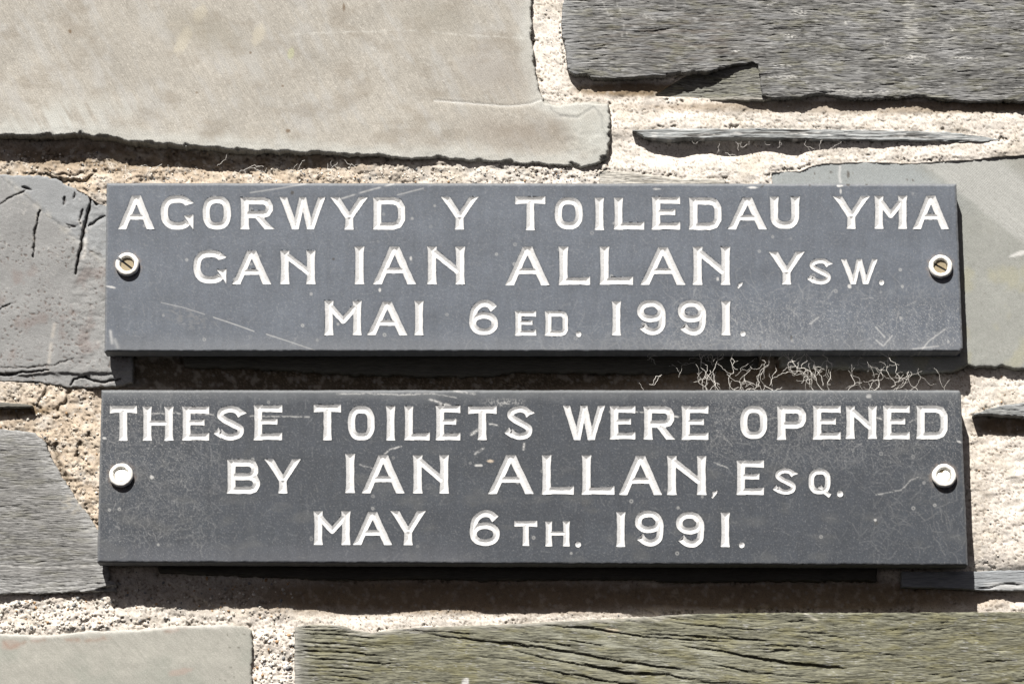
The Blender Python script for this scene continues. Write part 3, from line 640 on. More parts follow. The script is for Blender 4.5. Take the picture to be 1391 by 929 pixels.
# ------------------------------------------------------------------ letter strokes (all in photo pixels)
def spline(pts, n=7):
    p = [np.array(q, float) for q in pts]; out = []
    p = [2 * p[0] - p[1]] + p + [2 * p[-1] - p[-2]]
    for i in range(1, len(p) - 2):
        for k in range(n):
            t = k / n
            out.append(tuple(0.5 * ((2 * p[i]) + (-p[i - 1] + p[i + 1]) * t + (2 * p[i - 1] - 5 * p[i] + 4 * p[i + 1] - p[i + 2]) * t * t + (-p[i - 1] + 3 * p[i] - 3 * p[i + 1] + p[i + 2]) * t ** 3)))
    out.append(tuple(p[-2])); return out
def stroke(X, Y, pts, hw, fl0=0.0, fl1=0.0, clip=None, open_ends=(True, True), fll=5.0):
    d, arc, _, L = seg_dist(X, Y, pts)
    w = hw * (1 + fl0 * np.exp(-arc / fll) + fl1 * np.exp(-(L - arc) / fll))
    f = w - d
    (xa, ya), (xb, yb) = pts[0], pts[1]; l = math.hypot(xb - xa, yb - ya)
    if open_ends[0]: f = np.where(arc < l + 0.01, np.minimum(f, ((X - xa) * (xb - xa) + (Y - ya) * (yb - ya)) / l), f)
    (xa, ya), (xb, yb) = pts[-1], pts[-2]; l2 = math.hypot(xb - xa, yb - ya)
    if open_ends[1]: f = np.where(arc > L - l2 - 0.01, np.minimum(f, ((X - xa) * (xb - xa) + (Y - ya) * (yb - ya)) / l2), f)
    if clip: f = np.minimum(f, np.minimum(Y - clip[0], clip[1] - Y))
    return f
def sup(cx, cy, rx, ry, a0, a1, n=40, e=2.7):
    out = []
    for i in range(n + 1):
        a = math.radians(a0 + (a1 - a0) * i / n); c, s = math.cos(a), math.sin(a)
        r = (abs(c) ** e + abs(s) ** e) ** (-1 / e)
        out.append((cx + rx * r * c, cy + ry * r * s))
    return out
def glyph(ch, X, Y, x0, x1, yt, yb):
    H_ = yb - yt; W_ = x1 - x0; cx = (x0 + x1) / 2
    small = H_ < 38
    hw = (4.0 if small else 5.2) * (1.06 if H_ > 49 else 1)
    th = hw * 0.86
    cl = (yt, yb); f = np.full(X.shape, -99.0)
    def add(g_): nonlocal f; f = np.maximum(f, g_)
    def stem(x, a=0.0, b=1.0, fl=(0.24, 0.24)): add(stroke(X, Y, [(x, yt + a * H_), (x, yt + b * H_)], hw, fl[0], fl[1], cl))
    def diag(xa, ya, xb, yb_, w=None, fl=(0.1, 0.1)):
        w = w or hw * 0.92; dx, dy = xb - xa, yb_ - ya; l = math.hypot(dx, dy); e = 6
        p0 = (xa - dx / l * e, ya - dy / l * e) if abs(ya - yt) < 1.5 or abs(ya - yb) < 1.5 else (xa, ya)
        p1 = (xb + dx / l * e, yb_ + dy / l * e) if abs(yb_ - yb) < 1.5 or abs(yb_ - yt) < 1.5 else (xb, yb_)
        add(stroke(X, Y, [p0, p1], w, fl[0] * 2, fl[1] * 2, cl, fll=7))
    def bar(xa, xb, y, w=None, fl=(0, 0.28)): add(stroke(X, Y, [(xa, y), (xb, y)], w or th, fl[0], fl[1], cl))
    def tri(*p): add(poly_sdf(X, Y, list(p)))
    sx0, sx1 = x0 + hw * 1.18, x1 - hw * 1.18
    if ch in 'I1': stem(cx)
    elif ch == 'A':
        o_ = hw * 1.22
        diag(cx - 0.6, yt, x0 + o_, yb); diag(cx + 0.6, yt, x1 - o_, yb)
        y_ = yt + H_ * 0.63; e = (W_ / 2 - o_) * 0.6
        bar(cx - e, cx + e, y_, th * 0.85, (0, 0))
    elif ch == 'N':
        stem(sx0); stem(sx1); add(stroke(X, Y, [(sx0, yt + H_ * .10), (sx1, yt + H_ * .70)], th * 0.92))
    elif ch == 'M':
        stem(sx0); stem(sx1)
        add(stroke(X, Y, [(sx0, yt + H_ * .12), (cx, yt + H_ * .58), (sx1, yt + H_ * .12)], th * 0.9))
    elif ch == 'W':
        a = x0 + hw * 1.15; b = x1 - hw * 1.15; p = x0 + W_ * .345; q = x0 + W_ * .665
        for s_, t_ in ((a, p), (cx, p), (cx, q), (b, q)): diag(s_, yt, t_, yb, hw * .82)
    elif ch == 'Y':
        a = x0 + hw * 1.3; b = x1 - hw * 1.3; j = yt + H_ * .64
        diag(a, yt, cx, j, hw * .86, (0.2, 0)); diag(b, yt, cx, j, hw * .86, (0.2, 0)); stem(cx, .58, 1, (0, .24))
    elif ch == 'T':
        bar(x0, x1, yt + th * 1.12, th, (.28, .28)); stem(cx, .06, 1, (0, .22))
    elif ch == 'H':
        stem(sx0); stem(sx1); bar(sx0, sx1, yt + H_ * .48, th * .8, (0, 0))
    elif ch == 'E':
        stem(sx0); bar(sx0, x1, yt + th * 1.08, th * .95); bar(sx0, x1 - W_ * .17, yt + H_ * .47, th * .78, (0, .2)); bar(sx0, x1, yb - th * 1.08, th * .95)
    elif ch == 'L':
        stem(sx0); bar(sx0, x1, yb - th * 1.1, th)
    elif ch in 'DBPR':
        stem(sx0)
        xr = x1 - hw
        def bowl(ya, yb_, xr_, rad):
            p = [(sx0, ya), (xr_ - rad, ya), (xr_ - rad * .35, ya + rad * .22), (xr_, ya + rad * .85), (xr_, yb_ - rad * .85), (xr_ - rad * .35, yb_ - rad * .22), (xr_ - rad, yb_), (sx0, yb_)]
            add(stroke(X, Y, p, (hw + th) / 2))
        if ch == 'D': bowl(yt + th, yb - th, xr, 11 if not small else 6)
        if ch == 'P': bowl(yt + th, yt + H_ * .56, xr, 8)
        if ch == 'R': bowl(yt + th, yt + H_ * .53, xr, 8); diag(x0 + W_ * .5, yt + H_ * .55, x1 - hw * 1.0, yb, hw * .85, (0, .15))
        if ch == 'B': bowl(yt + th, yt + H_ * .50, xr - 2.5, 8); bowl(yt + H_ * .50, yb - th, xr, 9)
    elif ch in 'OQ':
        p = sup(cx, (yt + yb) / 2, W_ / 2 - hw, H_ / 2 - th, 0, 360); add(stroke(X, Y, p, (hw + th) / 2, open_ends=(False, False)))
        if ch == 'Q': add(stroke(X, Y, [(cx, yb - H_ * .30), (cx + 5, yb - 4), (x1 - 1, yb + 3)], 2.6, .2, .2))
    elif ch == 'G':
        p = sup(cx, (yt + yb) / 2, W_ / 2 - hw * .95, H_ / 2 - th, -44, -318, e=2.5)
        add(stroke(X, Y, p, (hw + th) / 2, open_ends=(True, True)))
        tri((x1 - 12, yt + H_ * .30), (x1, yt + H_ * .22), (x1 - 7, yt + H_ * .10), (x1 - 14, yt + H_ * .10))
        tri((x1 - 13.5, yt + H_ * .60), (x1 - .5, yt + H_ * .57), (x1 - 1, yt + H_ * 1.02), (x1 - 6, yt + H_ * .84))
    elif ch == 'U':
        r = (sx1 - sx0) / 2
        p = [(sx0, yt)] + sup(cx, yb - th - r * .95, r, r * .95, 180, 0, 20, 2.3) + [(sx1, yt)]
        add(stroke(X, Y, p, hw, .24, .24, cl))
    elif ch == 'S':
        m = lambda u, v: (x0 + hw * .9 + u * (W_ - 1.8 * hw), yt + th + v * (H_ - 2 * th))
        p = spline([m(.93, .20), m(.74, .03), m(.45, -.01), m(.16, .08), m(.10, .24), m(.28, .38), m(.62, .54), m(.90, .70), m(.86, .90), m(.58, 1.0), m(.30, .97), m(.06, .84)])
        add(stroke(X, Y, p, th * .98, .3, .3, fll=3))
        k = .8 if small else 1
        tri((x1 - 9 * k, yt + H_ * .28), (x1 + 1, yt + H_ * .20), (x1 - 7 * k, yt + H_ * .10)); tri((x0 + 5.5 * k, yb - H_ * .37), (x0 - 1, yb - H_ * .20), (x0 + 9 * k, yb - H_ * .05), (x0 + 10 * k, yb - H_ * .16))
    elif ch in '69':
        u = (lambda u_, v_: (x0 + hw * .95 + u_ * (W_ - 1.9 * hw), yt + th + v_ * (H_ - 2 * th)))
        if ch == '6':
            add(stroke(X, Y, sup(*u(.5, .70), (W_ - 1.9 * hw) / 2, (H_ - 2 * th) * .30, 0, 360, 32, 2.2), th, open_ends=(False, False)))
            add(stroke(X, Y, spline([u(.96, .17), u(.74, .0), u(.42, -.02), u(.12, .16), u(.0, .45), u(.01, .78), u(.2, .95)]), hw * .88, .3, 0, fll=6))
        else:
            add(stroke(X, Y, sup(*u(.47, .27), (W_ - 1.9 * hw) * .47, (H_ - 2 * th) * .28, 0, 360, 32, 2.2), th, open_ends=(False, False)))
            add(stroke(X, Y, spline([u(.75, .05), u(.97, .25), u(1.0, .55), u(.93, .86), u(.64, 1.01), u(.32, .96), u(.08, .80)]), hw * .86, 0, .3, fll=6))
    elif ch == '.':
        f = max(W_, 7) / 2 * 1.05 - np.hypot(X - cx, Y - (yt + yb) / 2 - .3)
    elif ch == ',':
        f = poly_sdf(X, Y, [(x0 + 2, yt + 2), (x1, yt), (x1 - 1, yt + 4), (x0 + 2, yb), (x0, yb - 2), (x0 + 2, yb - 4)])
    return f
U1 = [('A', 159.6, 210.9, 266.2, 311.4), ('G', 218.2, 263.4, 266, 311.5), ('O', 274.9, 314, 267, 311.5), ('R', 326.5, 371, 268.5, 311.6), ('W', 379, 443.1, 268, 311.5), ('Y', 448.5, 500.1, 268, 312),
      ('D', 506.6, 550.6, 268.5, 311.7), ('Y', 598.5, 650.2, 267.6, 312), ('T', 699.9, 740.8, 267, 312.8), ('O', 753.2, 791.8, 268.5, 311.2), ('I', 807.5, 820.9, 269, 312.5), ('L', 834, 875.1, 269, 312), ('E', 885.4, 923.9, 267.5, 312),
      ('D', 936, 980.4, 268.8, 312), ('A', 987.9, 1042.4, 268.5, 311.8), ('U', 1045.6, 1086.3, 267.5, 310.8), ('Y', 1131.1, 1181.8, 266.7, 311), ('M', 1187.8, 1232.2, 266.2, 311), ('A', 1239.1, 1290, 266, 311.3),
      ('G', 262.7, 308.2, 340, 384.7), ('A', 314.8, 369, 340.7, 386.2), ('N', 380.8, 428.4, 340.7, 386), ('I', 481.5, 494.9, 335, 386), ('A', 506, 566, 335, 386.2), ('N', 580.3, 631.6, 335, 386.3),
      ('A', 685.7, 747.3, 335.3, 387.5), ('L', 758.9, 801.6, 335, 387), ('L', 814.6, 860.2, 335, 386.7), ('A', 869.2, 931.8, 336, 387), ('N', 941.1, 992, 335.5, 387), (',', 1001, 1009, 383.5, 392.3),
      ('Y', 1043.8, 1093.2, 342.1, 386.5), ('S', 1097.1, 1131.1, 351.3, 386.3), ('W', 1141.5, 1193, 352, 386), ('.', 1194, 1201, 380.5, 386.5),
      ('M', 440.7, 491.3, 408.7, 455.2), ('A', 498.2, 554.1, 410, 455.2), ('I', 562.6, 575.7, 409, 455.2), ('6', 637.4, 677, 408.7, 455), ('E', 699.5, 728.3, 422.5, 455.9), ('D', 740.3, 771.8, 422.7, 456), ('.', 782.6, 789.4, 450.2, 457),
      ('1', 830.7, 843.9, 409.3, 455.7), ('9', 865, 904.6, 408, 454.6), ('9', 920.4, 959.5, 408, 455), ('1', 979.6, 992.5, 409.3, 455.3), ('.', 1005.8, 1013, 449.4, 456.2)]
U2 = [('T', 149, 186, 550.8, 598.3), ('H', 194, 235.6, 552, 598.3), ('E', 247.4, 284.2, 552, 598), ('S', 291.3, 334.5, 551.5, 597.8), ('E', 344.7, 383.4, 550.2, 597.6), ('T', 426.2, 463.2, 549.4, 597.5), ('O', 472.2, 509.3, 551.7, 597.5),
      ('I', 524, 537.3, 551.7, 597.8), ('L', 549.3, 583.8, 551.7, 597.8), ('E', 591.8, 625.4, 550.6, 597.8), ('T', 635.6, 674.7, 551.5, 597.3), ('S', 686.2, 726, 551.5, 597), ('W', 763.5, 823, 550.8, 597.3), ('E', 828.5, 863.1, 551.2, 596.5),
      ('R', 874.2, 916.1, 551.8, 596.8), ('E', 925.7, 962.3, 551.5, 597.3), ('O', 1005.2, 1042.6, 551.3, 595.5), ('P', 1055.5, 1095.1, 551.8, 597), ('E', 1104.2, 1142, 550.8, 596.7), ('N', 1148.9, 1191.2, 551.5, 595.8),
      ('E', 1199.5, 1235.7, 550.8, 596.5), ('D', 1244.7, 1287.7, 550.8, 596),
      ('B', 308.4, 353.7, 624, 670), ('Y', 359, 409.5, 623.5, 669.8), ('I', 467.8, 483.3, 616.4, 669.3), ('A', 490.6, 550.4, 618, 669.5), ('N', 560.8, 609.8, 618, 669.8), ('A', 662.2, 726, 617.8, 670.7), ('L', 736, 779.5, 618, 671.2), ('L', 790.2, 834.8, 618, 671.5),
      ('A', 839.7, 900.5, 619, 672), ('N', 906.1, 959.6, 619, 672), (',', 965.8, 974.7, 666, 676.7), ('E', 1000.5, 1037.7, 625, 672), ('S', 1050.4, 1083.4, 636, 671.5), ('Q', 1098, 1128.6, 636.8, 670.5), ('.', 1137, 1145.2, 666.4, 674),
      ('M', 426.1, 476, 694, 739.8), ('A', 478.8, 533.4, 695, 739.8), ('Y', 529.8, 578.9, 693.8, 740), ('6', 638.2, 679.3, 693.8, 741), ('T', 698.7, 729.8, 707, 741), ('H', 740.7, 774, 707.8, 741.7), ('.', 781.6, 789, 735.4, 742.4),
      ('1', 836.9, 849.5, 695.3, 742.4), ('9', 862, 901.7, 693.5, 741), ('9', 917.8, 957, 695.2, 742.6), ('1', 978.1, 992.1, 696, 742.6), ('.', 1004, 1011.4, 736, 743.5)]

# ------------------------------------------------------------------ plaques
FRONT = 40.0
def plaque(quad, letters, base_col, label, seed, holes, marks):
    (ax, ay), (bx, by), (cx_, cy_), (dx_, dy_) = quad       # tl tr br bl
    g = 1.0
    gx = np.arange(math.floor(min(ax, dx_)) - 3, max(bx, cx_) + 4, g); gy = np.arange(math.floor(min(ay, by)) - 3, max(cy_, dy_) + 4, g)
    X, Y = np.meshgrid(gx, gy)
    def half(x0, y0, x1, y1):
        l = math.hypot(x1 - x0, y1 - y0); return ((x1 - x0) * (Y - y0) - (y1 - y0) * (X - x0)) / l
    R = np.minimum(np.minimum(half(ax, ay, bx, by), half(bx, by, cx_, cy_)), np.minimum(half(cx_, cy_, dx_, dy_), half(dx_, dy_, ax, ay)))
    R = R + 0.35 * fbm(X / 30, Y / 30, 3, seed) + 0.25 * pn(X / 5, Y / 5, seed + 1)
    chip = poly_sdf(X, Y, [(bx - 7, by - 5), (bx + 5, by - 5), (bx + 5, by + 9)]) if seed == 302 else poly_sdf(X, Y, [(cx_ + 4, cy_ - 10), (cx_ + 5, cy_ + 5), (cx_ - 9, cy_ + 5)])
    R = np.minimum(R, -chip + 0.5 * pn(X / 4, Y / 4, seed + 2))
    LF = np.full(X.shape, -99.0); LID = np.full(X.shape, -1)
    for k, (ch, x0, x1, yt, yb) in enumerate(letters):
        j0 = int(x0 - gx[0]) - 5; j1 = int(x1 - gx[0]) + 7; i0 = int(yt - gy[0]) - 5; i1 = int(yb - gy[0]) + 8
        sl = (slice(max(i0, 0), i1), slice(max(j0, 0), j1))
        Xw = X[sl] + 0.35 * pn(X[sl] / 9, Y[sl] / 9, seed + 3 + k); Yw = Y[sl] + 0.35 * pn(X[sl] / 9 + 40, Y[sl] / 9, seed + 3 + k)
        f = glyph(ch, Xw, Yw, x0, x1, yt, yb)
        m = f > LF[sl]
        LF[sl] = np.where(m, f, LF[sl]); LID[sl] = np.where(m & (f > -1.5), k, LID[sl])
    Xs, Ys = snap(X, Y, R, g)
    LFc = np.maximum(LF, -6); Xa, Ya, NR = snap(X, Y, LFc, g, 0.72, True); inl = LF > -3
    Xs = np.where(inl, Xa, Xs); Ys = np.where(inl, Ya, Ys)
    # surface
    h = -2.2 * np.clip(1 - (R + 0.6 * fbm(X / 12, Y / 12, 3, seed + 44)) / 2.6, 0, 1) + 0.10 * fbm(X / 60, Y / 60, 3, seed + 5) + 0.06 * pn(X / 3, Y / 3, seed + 6)
    c = base(X, base_col); c = vary(c, X, Y, 0.10, 50, seed + 7); c = vary(c, X, Y, 0.14, 4, seed + 8); c = vary(c, X, Y, 0.10, 12, seed + 9); c = mixc(c, (0.3, 0.3, 0.3), 0.18 * smooth(0.42, 0.6, fbm(X / 2.6, Y / 2.6, 2, seed + 15, .8)))
    c = mixc(c, (0.20, 0.205, 0.21), 0.5 * (1 - smooth(1, 3.6, R)))
    h, c = marks(X, Y, h, c)
    for hx, hy in holes:
        rr_ = np.hypot(X - hx, Y - hy)
        c = mixc(c, (0.20, 0.155, 0.125), 0.45 * np.exp(-((rr_ - 17) / 3.2) ** 2) * spots(X, Y, seed + 40, 7, 7, -.4, .4))
        c = mixc(c, (0.18, 0.17, 0.155), 0.30 * np.exp(-((X - hx - 2) / 8) ** 2) * smooth(12, 20, Y - hy) * np.exp(-np.clip(Y - hy, 0, 99) / 28) * spots(X, Y, seed + 41, 3, 14, -.3, .4))
    c = c * (1 + 0.10 * fbm(X / 9, Y / 70, 3, seed + 42) + 0.12 * fbm(X / 160, Y / 40, 3, seed + 43))[..., None]
    grim = np.exp(-(np.clip(-LF, 0, 9) / 1.6) ** 2) * (LF < 0.5); c = c * (1 - 0.22 * grim)[..., None]
    # splash spots and chips
    r = random.Random(seed)
    for _ in range(46):
        x = r.uniform(ax + 10, bx - 10); y = r.uniform(ay + 8, dy_ - 8); q = r.uniform(1.0, 2.0)
        i, j = int(y - gy[0]), int(x - gx[0]); sl = (slice(max(0, i - 5), i + 6), slice(max(0, j - 5), j + 6))
        dd = np.hypot(X[sl] - x, Y[sl] - y)
        a = np.exp(-((dd - q) / 0.8) ** 2) * r.uniform(.1, .5)
        c[sl] = mixc(c[sl], (0.45, 0.45, 0.44), a)
    depth = np.where(LF > 0, -0.50 * np.clip(LF, 0, 6.4), 0)
    lh = depth + 0.10 * fbm(X / 3, Y / 3, 2, seed + 11) * (LF > 0.4)
    d = FRONT + np.where(LF > 0.0, lh, h)
    d = np.where(NR, FRONT + h * (R > 3), d)
    V = P(Xs, Ys, d).reshape(-1, 3)
    Q = grid_quads(len(gy), len(gx))
    av = lambda A: ((A[:-1, :-1] + A[1:, :-1] + A[1:, 1:] + A[:-1, 1:]) / 4).ravel()
    Lc = av(LF); Rc = av(R); 
    idc = np.maximum(np.maximum(LID[:-1, :-1], LID[1:, 1:]), np.maximum(LID[1:, :-1], LID[:-1, 1:])).ravel()
    def anyc(A): return (A[:-1, :-1] | A[1:, :-1] | A[1:, 1:] | A[:-1, 1:]).ravel()
    has_in = anyc((LF > 0) & ~NR); has_out = anyc((LF <= 0) & ~NR)
    Lc = np.where(has_in & ~has_out, 1.0, np.where(has_out & ~has_in, -1.0, Lc))
    body = (Rc > 0) & (Lc <= 0)
    root = bpy.data.objects.new("slate_plaque", None); C.objects.link(root)
    loc = P((ax + bx) / 2, (cy_ + dy_) / 2, FRONT - 30); root.location = loc
    tag(root, label, "plaque", "engraved slate plaques on the wall")
    cf = c.reshape(-1, 3)
    Vb, cb, Qb = compress(V - loc, cf, Q[body])
    # side walls only round the outer rim
    B = boundary(Qb); gR = None
    Bv = Vb[B[:, 0]] + loc
    Vall, Call, Qall = [Vb], [cb], [Qb]
    # rim = boundary edges whose depth is clearly behind the face (bevelled edge)
    yv = Vb[:, 1] + loc[1]
    rim = (yv[B[:, 0]] > -(FRONT - 1.0) * S) & (yv[B[:, 1]] > -(FRONT - 1.0) * S)
    Br = B[rim]; vid = np.unique(Br); lut = np.full(len(Vb), -1); lut[vid] = np.arange(len(vid))
    nv = Vb[vid].copy(); nv[:, 1] = -(FRONT - 30) * S - loc[1]
    new = len(Vb) + np.arange(len(vid))
    Qs_ = np.stack([Br[:, 1], Br[:, 0], new[lut[Br[:, 0]]], new[lut[Br[:, 1]]]], 1)
    Vn = np.concatenate([Vb, nv]); Cn = np.concatenate([cb, cb[vid] * 0.9]); Qn = np.concatenate([Qb, Qs_])
    # back plate closes the slab
    n0 = len(Vn); bk = np.stack([P(x, y, FRONT) - loc for x, y in quad]); bk[:, 1] = -(FRONT - 30) * S - loc[1]
    Vn = np.concatenate([Vn, bk]); Cn = np.concatenate([Cn, np.tile(base_col, (4, 1))]); Qn = np.concatenate([Qn, [[n0, n0 + 1, n0 + 2, n0 + 3]]])
    fm = np.zeros(len(Qn), bool); fm[len(Qb):] = True
    link("slab", make_mesh("slab", Vn, Qn, M_plaque, Cn, True, fm), root)
    lc = base(X, (0.545, 0.55, 0.555)); lc = vary(lc, X, Y, 0.05, 6, seed + 12)
    lc = mixc(lc, (0.36, 0.35, 0.34), 0.35 * smooth(0.42, 0.62, fbm(X / 6, Y / 6, 3, seed + 13)))
    lc = mixc(lc, (0.20, 0.205, 0.21), 0.42 * (1 - smooth(0.1, 1.3, LF + 0.5 * fbm(X / 5, Y / 5, 2, seed + 14))))
    lc = lc.reshape(-1, 3)
    for k, L_ in enumerate(letters):
        sel = (Lc > 0) & (idc == k) & (Rc > 0)
        if not sel.any(): continue
        Vl, cl_, Ql = compress(V - loc, lc, Q[sel])
        o = link("letter", make_mesh("letter", Vl, Ql, M_paint, np.clip(cl_, 0, .9), False), root)
    return root, loc

def webby(X, Y, c, x0, x1, y0, y1, n, seed, alpha=0.35, length=30, step=2.5, colr=(0.5, 0.5, 0.49)):
    """fine pale dried threads and scuffs stuck to the slate"""
    r = random.Random(seed); ox, oy = X[0, 0], Y[0, 0]; A = np.zeros(X.shape)
    for _ in range(n):
        x = r.uniform(x0, x1); y = r.uniform(y0, y1); a = r.uniform(0, 6.28); al = alpha * r.uniform(.4, 1)
        for s in range(int(r.uniform(.3, 1) * length)):
            x += math.cos(a) * 0.7; y += math.sin(a) * 0.7; a += r.gauss(0, .11)
            i, j = int(y - oy), int(x - ox)
            if 2 < i < X.shape[0] - 3 and 2 < j < X.shape[1] - 3:
                fx, fy = x - ox - j, y - oy - i
                for di, wy in ((0, 1 - fy), (1, fy)):
                    for dj, wx in ((0, 1 - fx), (1, fx)):
                        A[i + di, j + dj] = max(A[i + di, j + dj], al * min(1, wx * wy * 2.2))
    return mixc(c, colr, A)
def marks1(X, Y, h, c):
    w = (0.55, 0.55, 0.54)
    dz = smooth(850, 1000, X) * smooth(380, 440, Y) + 0.3
    c = mixc(c, w, 0.26 * dz * smooth(0.30, 0.6, fbm(X / 1.7, Y / 1.7, 2, 501, .9)))
    c = webby(X, Y, c, 900, 1300, 400, 478, 34, 21, 0.17, 40)
    c = mixc(c, w, 0.35 * sline(X, Y, [(219, 411), (250, 418), (278, 427)], 0.6)); c = mixc(c, w, 0.5 * sline(X, Y, [(290, 431), (320, 441), (345, 450)], 0.65)); c = mixc(c, w, 0.5 * sline(X, Y, [(362, 454), (390, 463), (428, 476)], 0.65))
    c = mixc(c, w, 0.35 * sline(X, Y, [(340, 262), (380, 256), (415, 250)], 0.9)); c = mixc(c, w, 0.5 * sline(X, Y, [(464, 270), (500, 259), (535, 250)], 1.0, .5))
    c = mixc(c, w, 0.4 * sline(X, Y, [(540, 265), (575, 256)], 0.8))
    c = mixc(c, (0.2, 0.2, 0.2), 0.35 * blob(X, Y, 255, 432, 45, 16, .25, .9) * smooth(-.2, .4, fbm(X / 8, Y / 4, 3, 5)))
    c = mixc(c, w, 0.6 * blob(X, Y, 151, 390, 7, 1.6, .2)); c = mixc(c, w, 0.45 * sline(X, Y, [(150, 450), (152, 466)], 2)); c = mixc(c, w, 0.3 * sline(X, Y, [(156, 462), (160, 472)], 2.5))
    c = mixc(c, w, 0.8 * blob(X, Y, 1141, 253, 5, 1.4)); c = mixc(c, w, .6 * blob(X, Y, 1142, 260, 1.5, 4)); c = mixc(c, w, .8 * blob(X, Y, 1022, 255, 8, 1.4)); c = mixc(c, w, .5 * blob(X, Y, 892, 257, 6, 1.2))
    c = mixc(c, w, 0.7 * blob(X, Y, 1154, 389, 3, 3)); c = mixc(c, w, 0.7 * blob(X, Y, 978, 362, 1.5, 3)); c = mixc(c, w, .6 * blob(X, Y, 975, 379, 2, 3)); c = mixc(c, w, .7 * blob(X, Y, 516, 394, 2, 3)); c = mixc(c, w, .6 * blob(X, Y, 558, 351, 2, 3))
    for q in ((397, 262, 2.6, 3, 0), (1152, 251, 3, 2.5, 0), (1177, 250, 2, 2, 0), (1075, 459, 1.6, 4, 0), (1033, 470, 1.4, 4, 0), (1100, 252, 1.5, 1.5, 0), (1036, 253, 5, 1, -.7), (453, 352, 2, 2, 0), (161, 246, 4, 1.6, 1)):
        c = mixc(c, (0.03, 0.025, 0.02), 0.75 * blob(X, Y, *q))
    c = mixc(c, (0.15, 0.158, 0.17), 0.4 * smooth(445, 476, Y))
    for a in ([(1250, 478), (1262, 463), (1284, 447)], [(1190, 462), (1200, 470), (1212, 456)], [(1190, 445), (1202, 458)], [(1240, 474), (1275, 470)], [(1100, 440), (1112, 431)]): c = mixc(c, w, 0.4 * sline(X, Y, a, 0.9))
    c = webby(X, Y, c, 900, 1300, 395, 478, 420, 1, 0.085, 70); c = webby(X, Y, c, 150, 1290, 250, 478, 420, 2, 0.07, 24); c = webby(X, Y, c, 720, 1060, 440, 478, 200, 4, .08, 50)
    return h, c
def marks2(X, Y, h, c):
    w = (0.55, 0.55, 0.54)
    dz = (1 - smooth(240, 340, X)) * (1 - .5 * smooth(560, 700, Y)) + smooth(850, 1000, X) * (1 - smooth(560, 680, Y)) + 0.25
    c = mixc(c, w, 0.22 * dz * smooth(0.28, 0.6, fbm(X / 1.7, Y / 1.7, 2, 502, .9)))
    c = webby(X, Y, c, 960, 1300, 530, 620, 34, 22, 0.17, 40); c = webby(X, Y, c, 140, 260, 580, 740, 40, 23, 0.17, 18)
    for a, wd, al in (([(458, 535), (500, 534.5), (545, 536), (590, 534.5)], 1.3, .9), ([(590, 535), (620, 540)], 1.0, .6), ([(583, 542), (600, 548), (612, 551)], 1.7, .8), ([(617, 531), (645, 535)], 1.6, .8), ([(658, 557), (645, 590)], .8, .2),
                      ([(202, 562), (238, 561), (290, 563)], 1.0, .6), ([(340, 565), (420, 566)], 1.1, .5), ([(522, 617), (530, 610), (545, 606)], 1.1, .7), ([(640, 590), (652, 582)], 1.8, .9), ([(645, 616), (657, 609)], 1.5, .6), ([(712, 602), (711, 610)], 1.4, .8),
                      ([(910, 565), (921, 566)], 1.3, .9), ([(862, 559), (885, 561)], .8, .6), ([(665, 576), (675, 577)], 1.2, .7), ([(970, 628), (988, 635)], 1.0, .5), ([(1190, 672), (1225, 665), (1237, 652), (1247, 648)], .9, .5), ([(489, 631), (512, 638)], 1.3, .35),
                      ([(1276, 563), (1281, 588)], .8, .35), ([(1190, 567), (1198, 569)], 1.2, .8), ([(1236, 573), (1245, 568)], 1, .4)):
        c = mixc(c, w, al * sline(X, Y + .6 * pn(X / 6, Y / 6, 4), a, wd * .85, .0) * spots(X, Y, 410, 5, 2, -.5, .2))
    c = mixc(c, w, 0.5 * blob(X, Y, 685, 546, 25, 6, 0, .9) * smooth(-.1, .2, fbm(X / 3, Y / 3, 2, 6)))
    c = mixc(c, (0.5, 0.42, 0.33), 0.8 * blob(X, Y, 666, 626, 5, 2.2)); c = mixc(c, w, .7 * blob(X, Y, 650, 632, 6, 2)); c = mixc(c, w, .7 * blob(X, Y, 206, 648, 3, 3)); c = mixc(c, w, .7 * blob(X, Y, 142, 595, 3, 2)); c = mixc(c, w, .6 * blob(X, Y, 1303, 600, 4, 1.5, .4))
    c = mixc(c, (0.04, 0.04, 0.04), .7 * blob(X, Y, 1190, 710, 3, 3)); c = mixc(c, w, .8 * blob(X, Y, 1189, 706, 2, 2)); c = mixc(c, (.05, .05, .05), .35 * blob(X, Y, 795, 683, 7, 5))
    c = mixc(c, w, .7 * blob(X, Y, 1180, 538, 4, 3)); c = mixc(c, (0.13, 0.14, 0.15), 0.6 * (1 - smooth(530, 550, Y + 5 * fbm(X / 40, Y / 20, 3, 9))))
    c = mixc(c, (0.09, 0.093, 0.093), 0.3 * smooth(.1, .6, fbm(X / 60, Y / 30, 3, 10)) * smooth(580, 640, Y)); c = mixc(c, (0.10, 0.105, 0.12), 0.4 * smooth(725, 765, Y) * (1 - smooth(600, 700, X)))
    c = webby(X, Y, c, 140, 300, 560, 740, 480, 11, 0.085, 34); c = webby(X, Y, c, 960, 1300, 530, 640, 380, 12, 0.08, 55); c = webby(X, Y, c, 140, 1305, 535, 762, 600, 13, 0.06, 24); c = webby(X, Y, c, 1150, 1310, 640, 762, 110, 14, .08, 55)
    return h, c

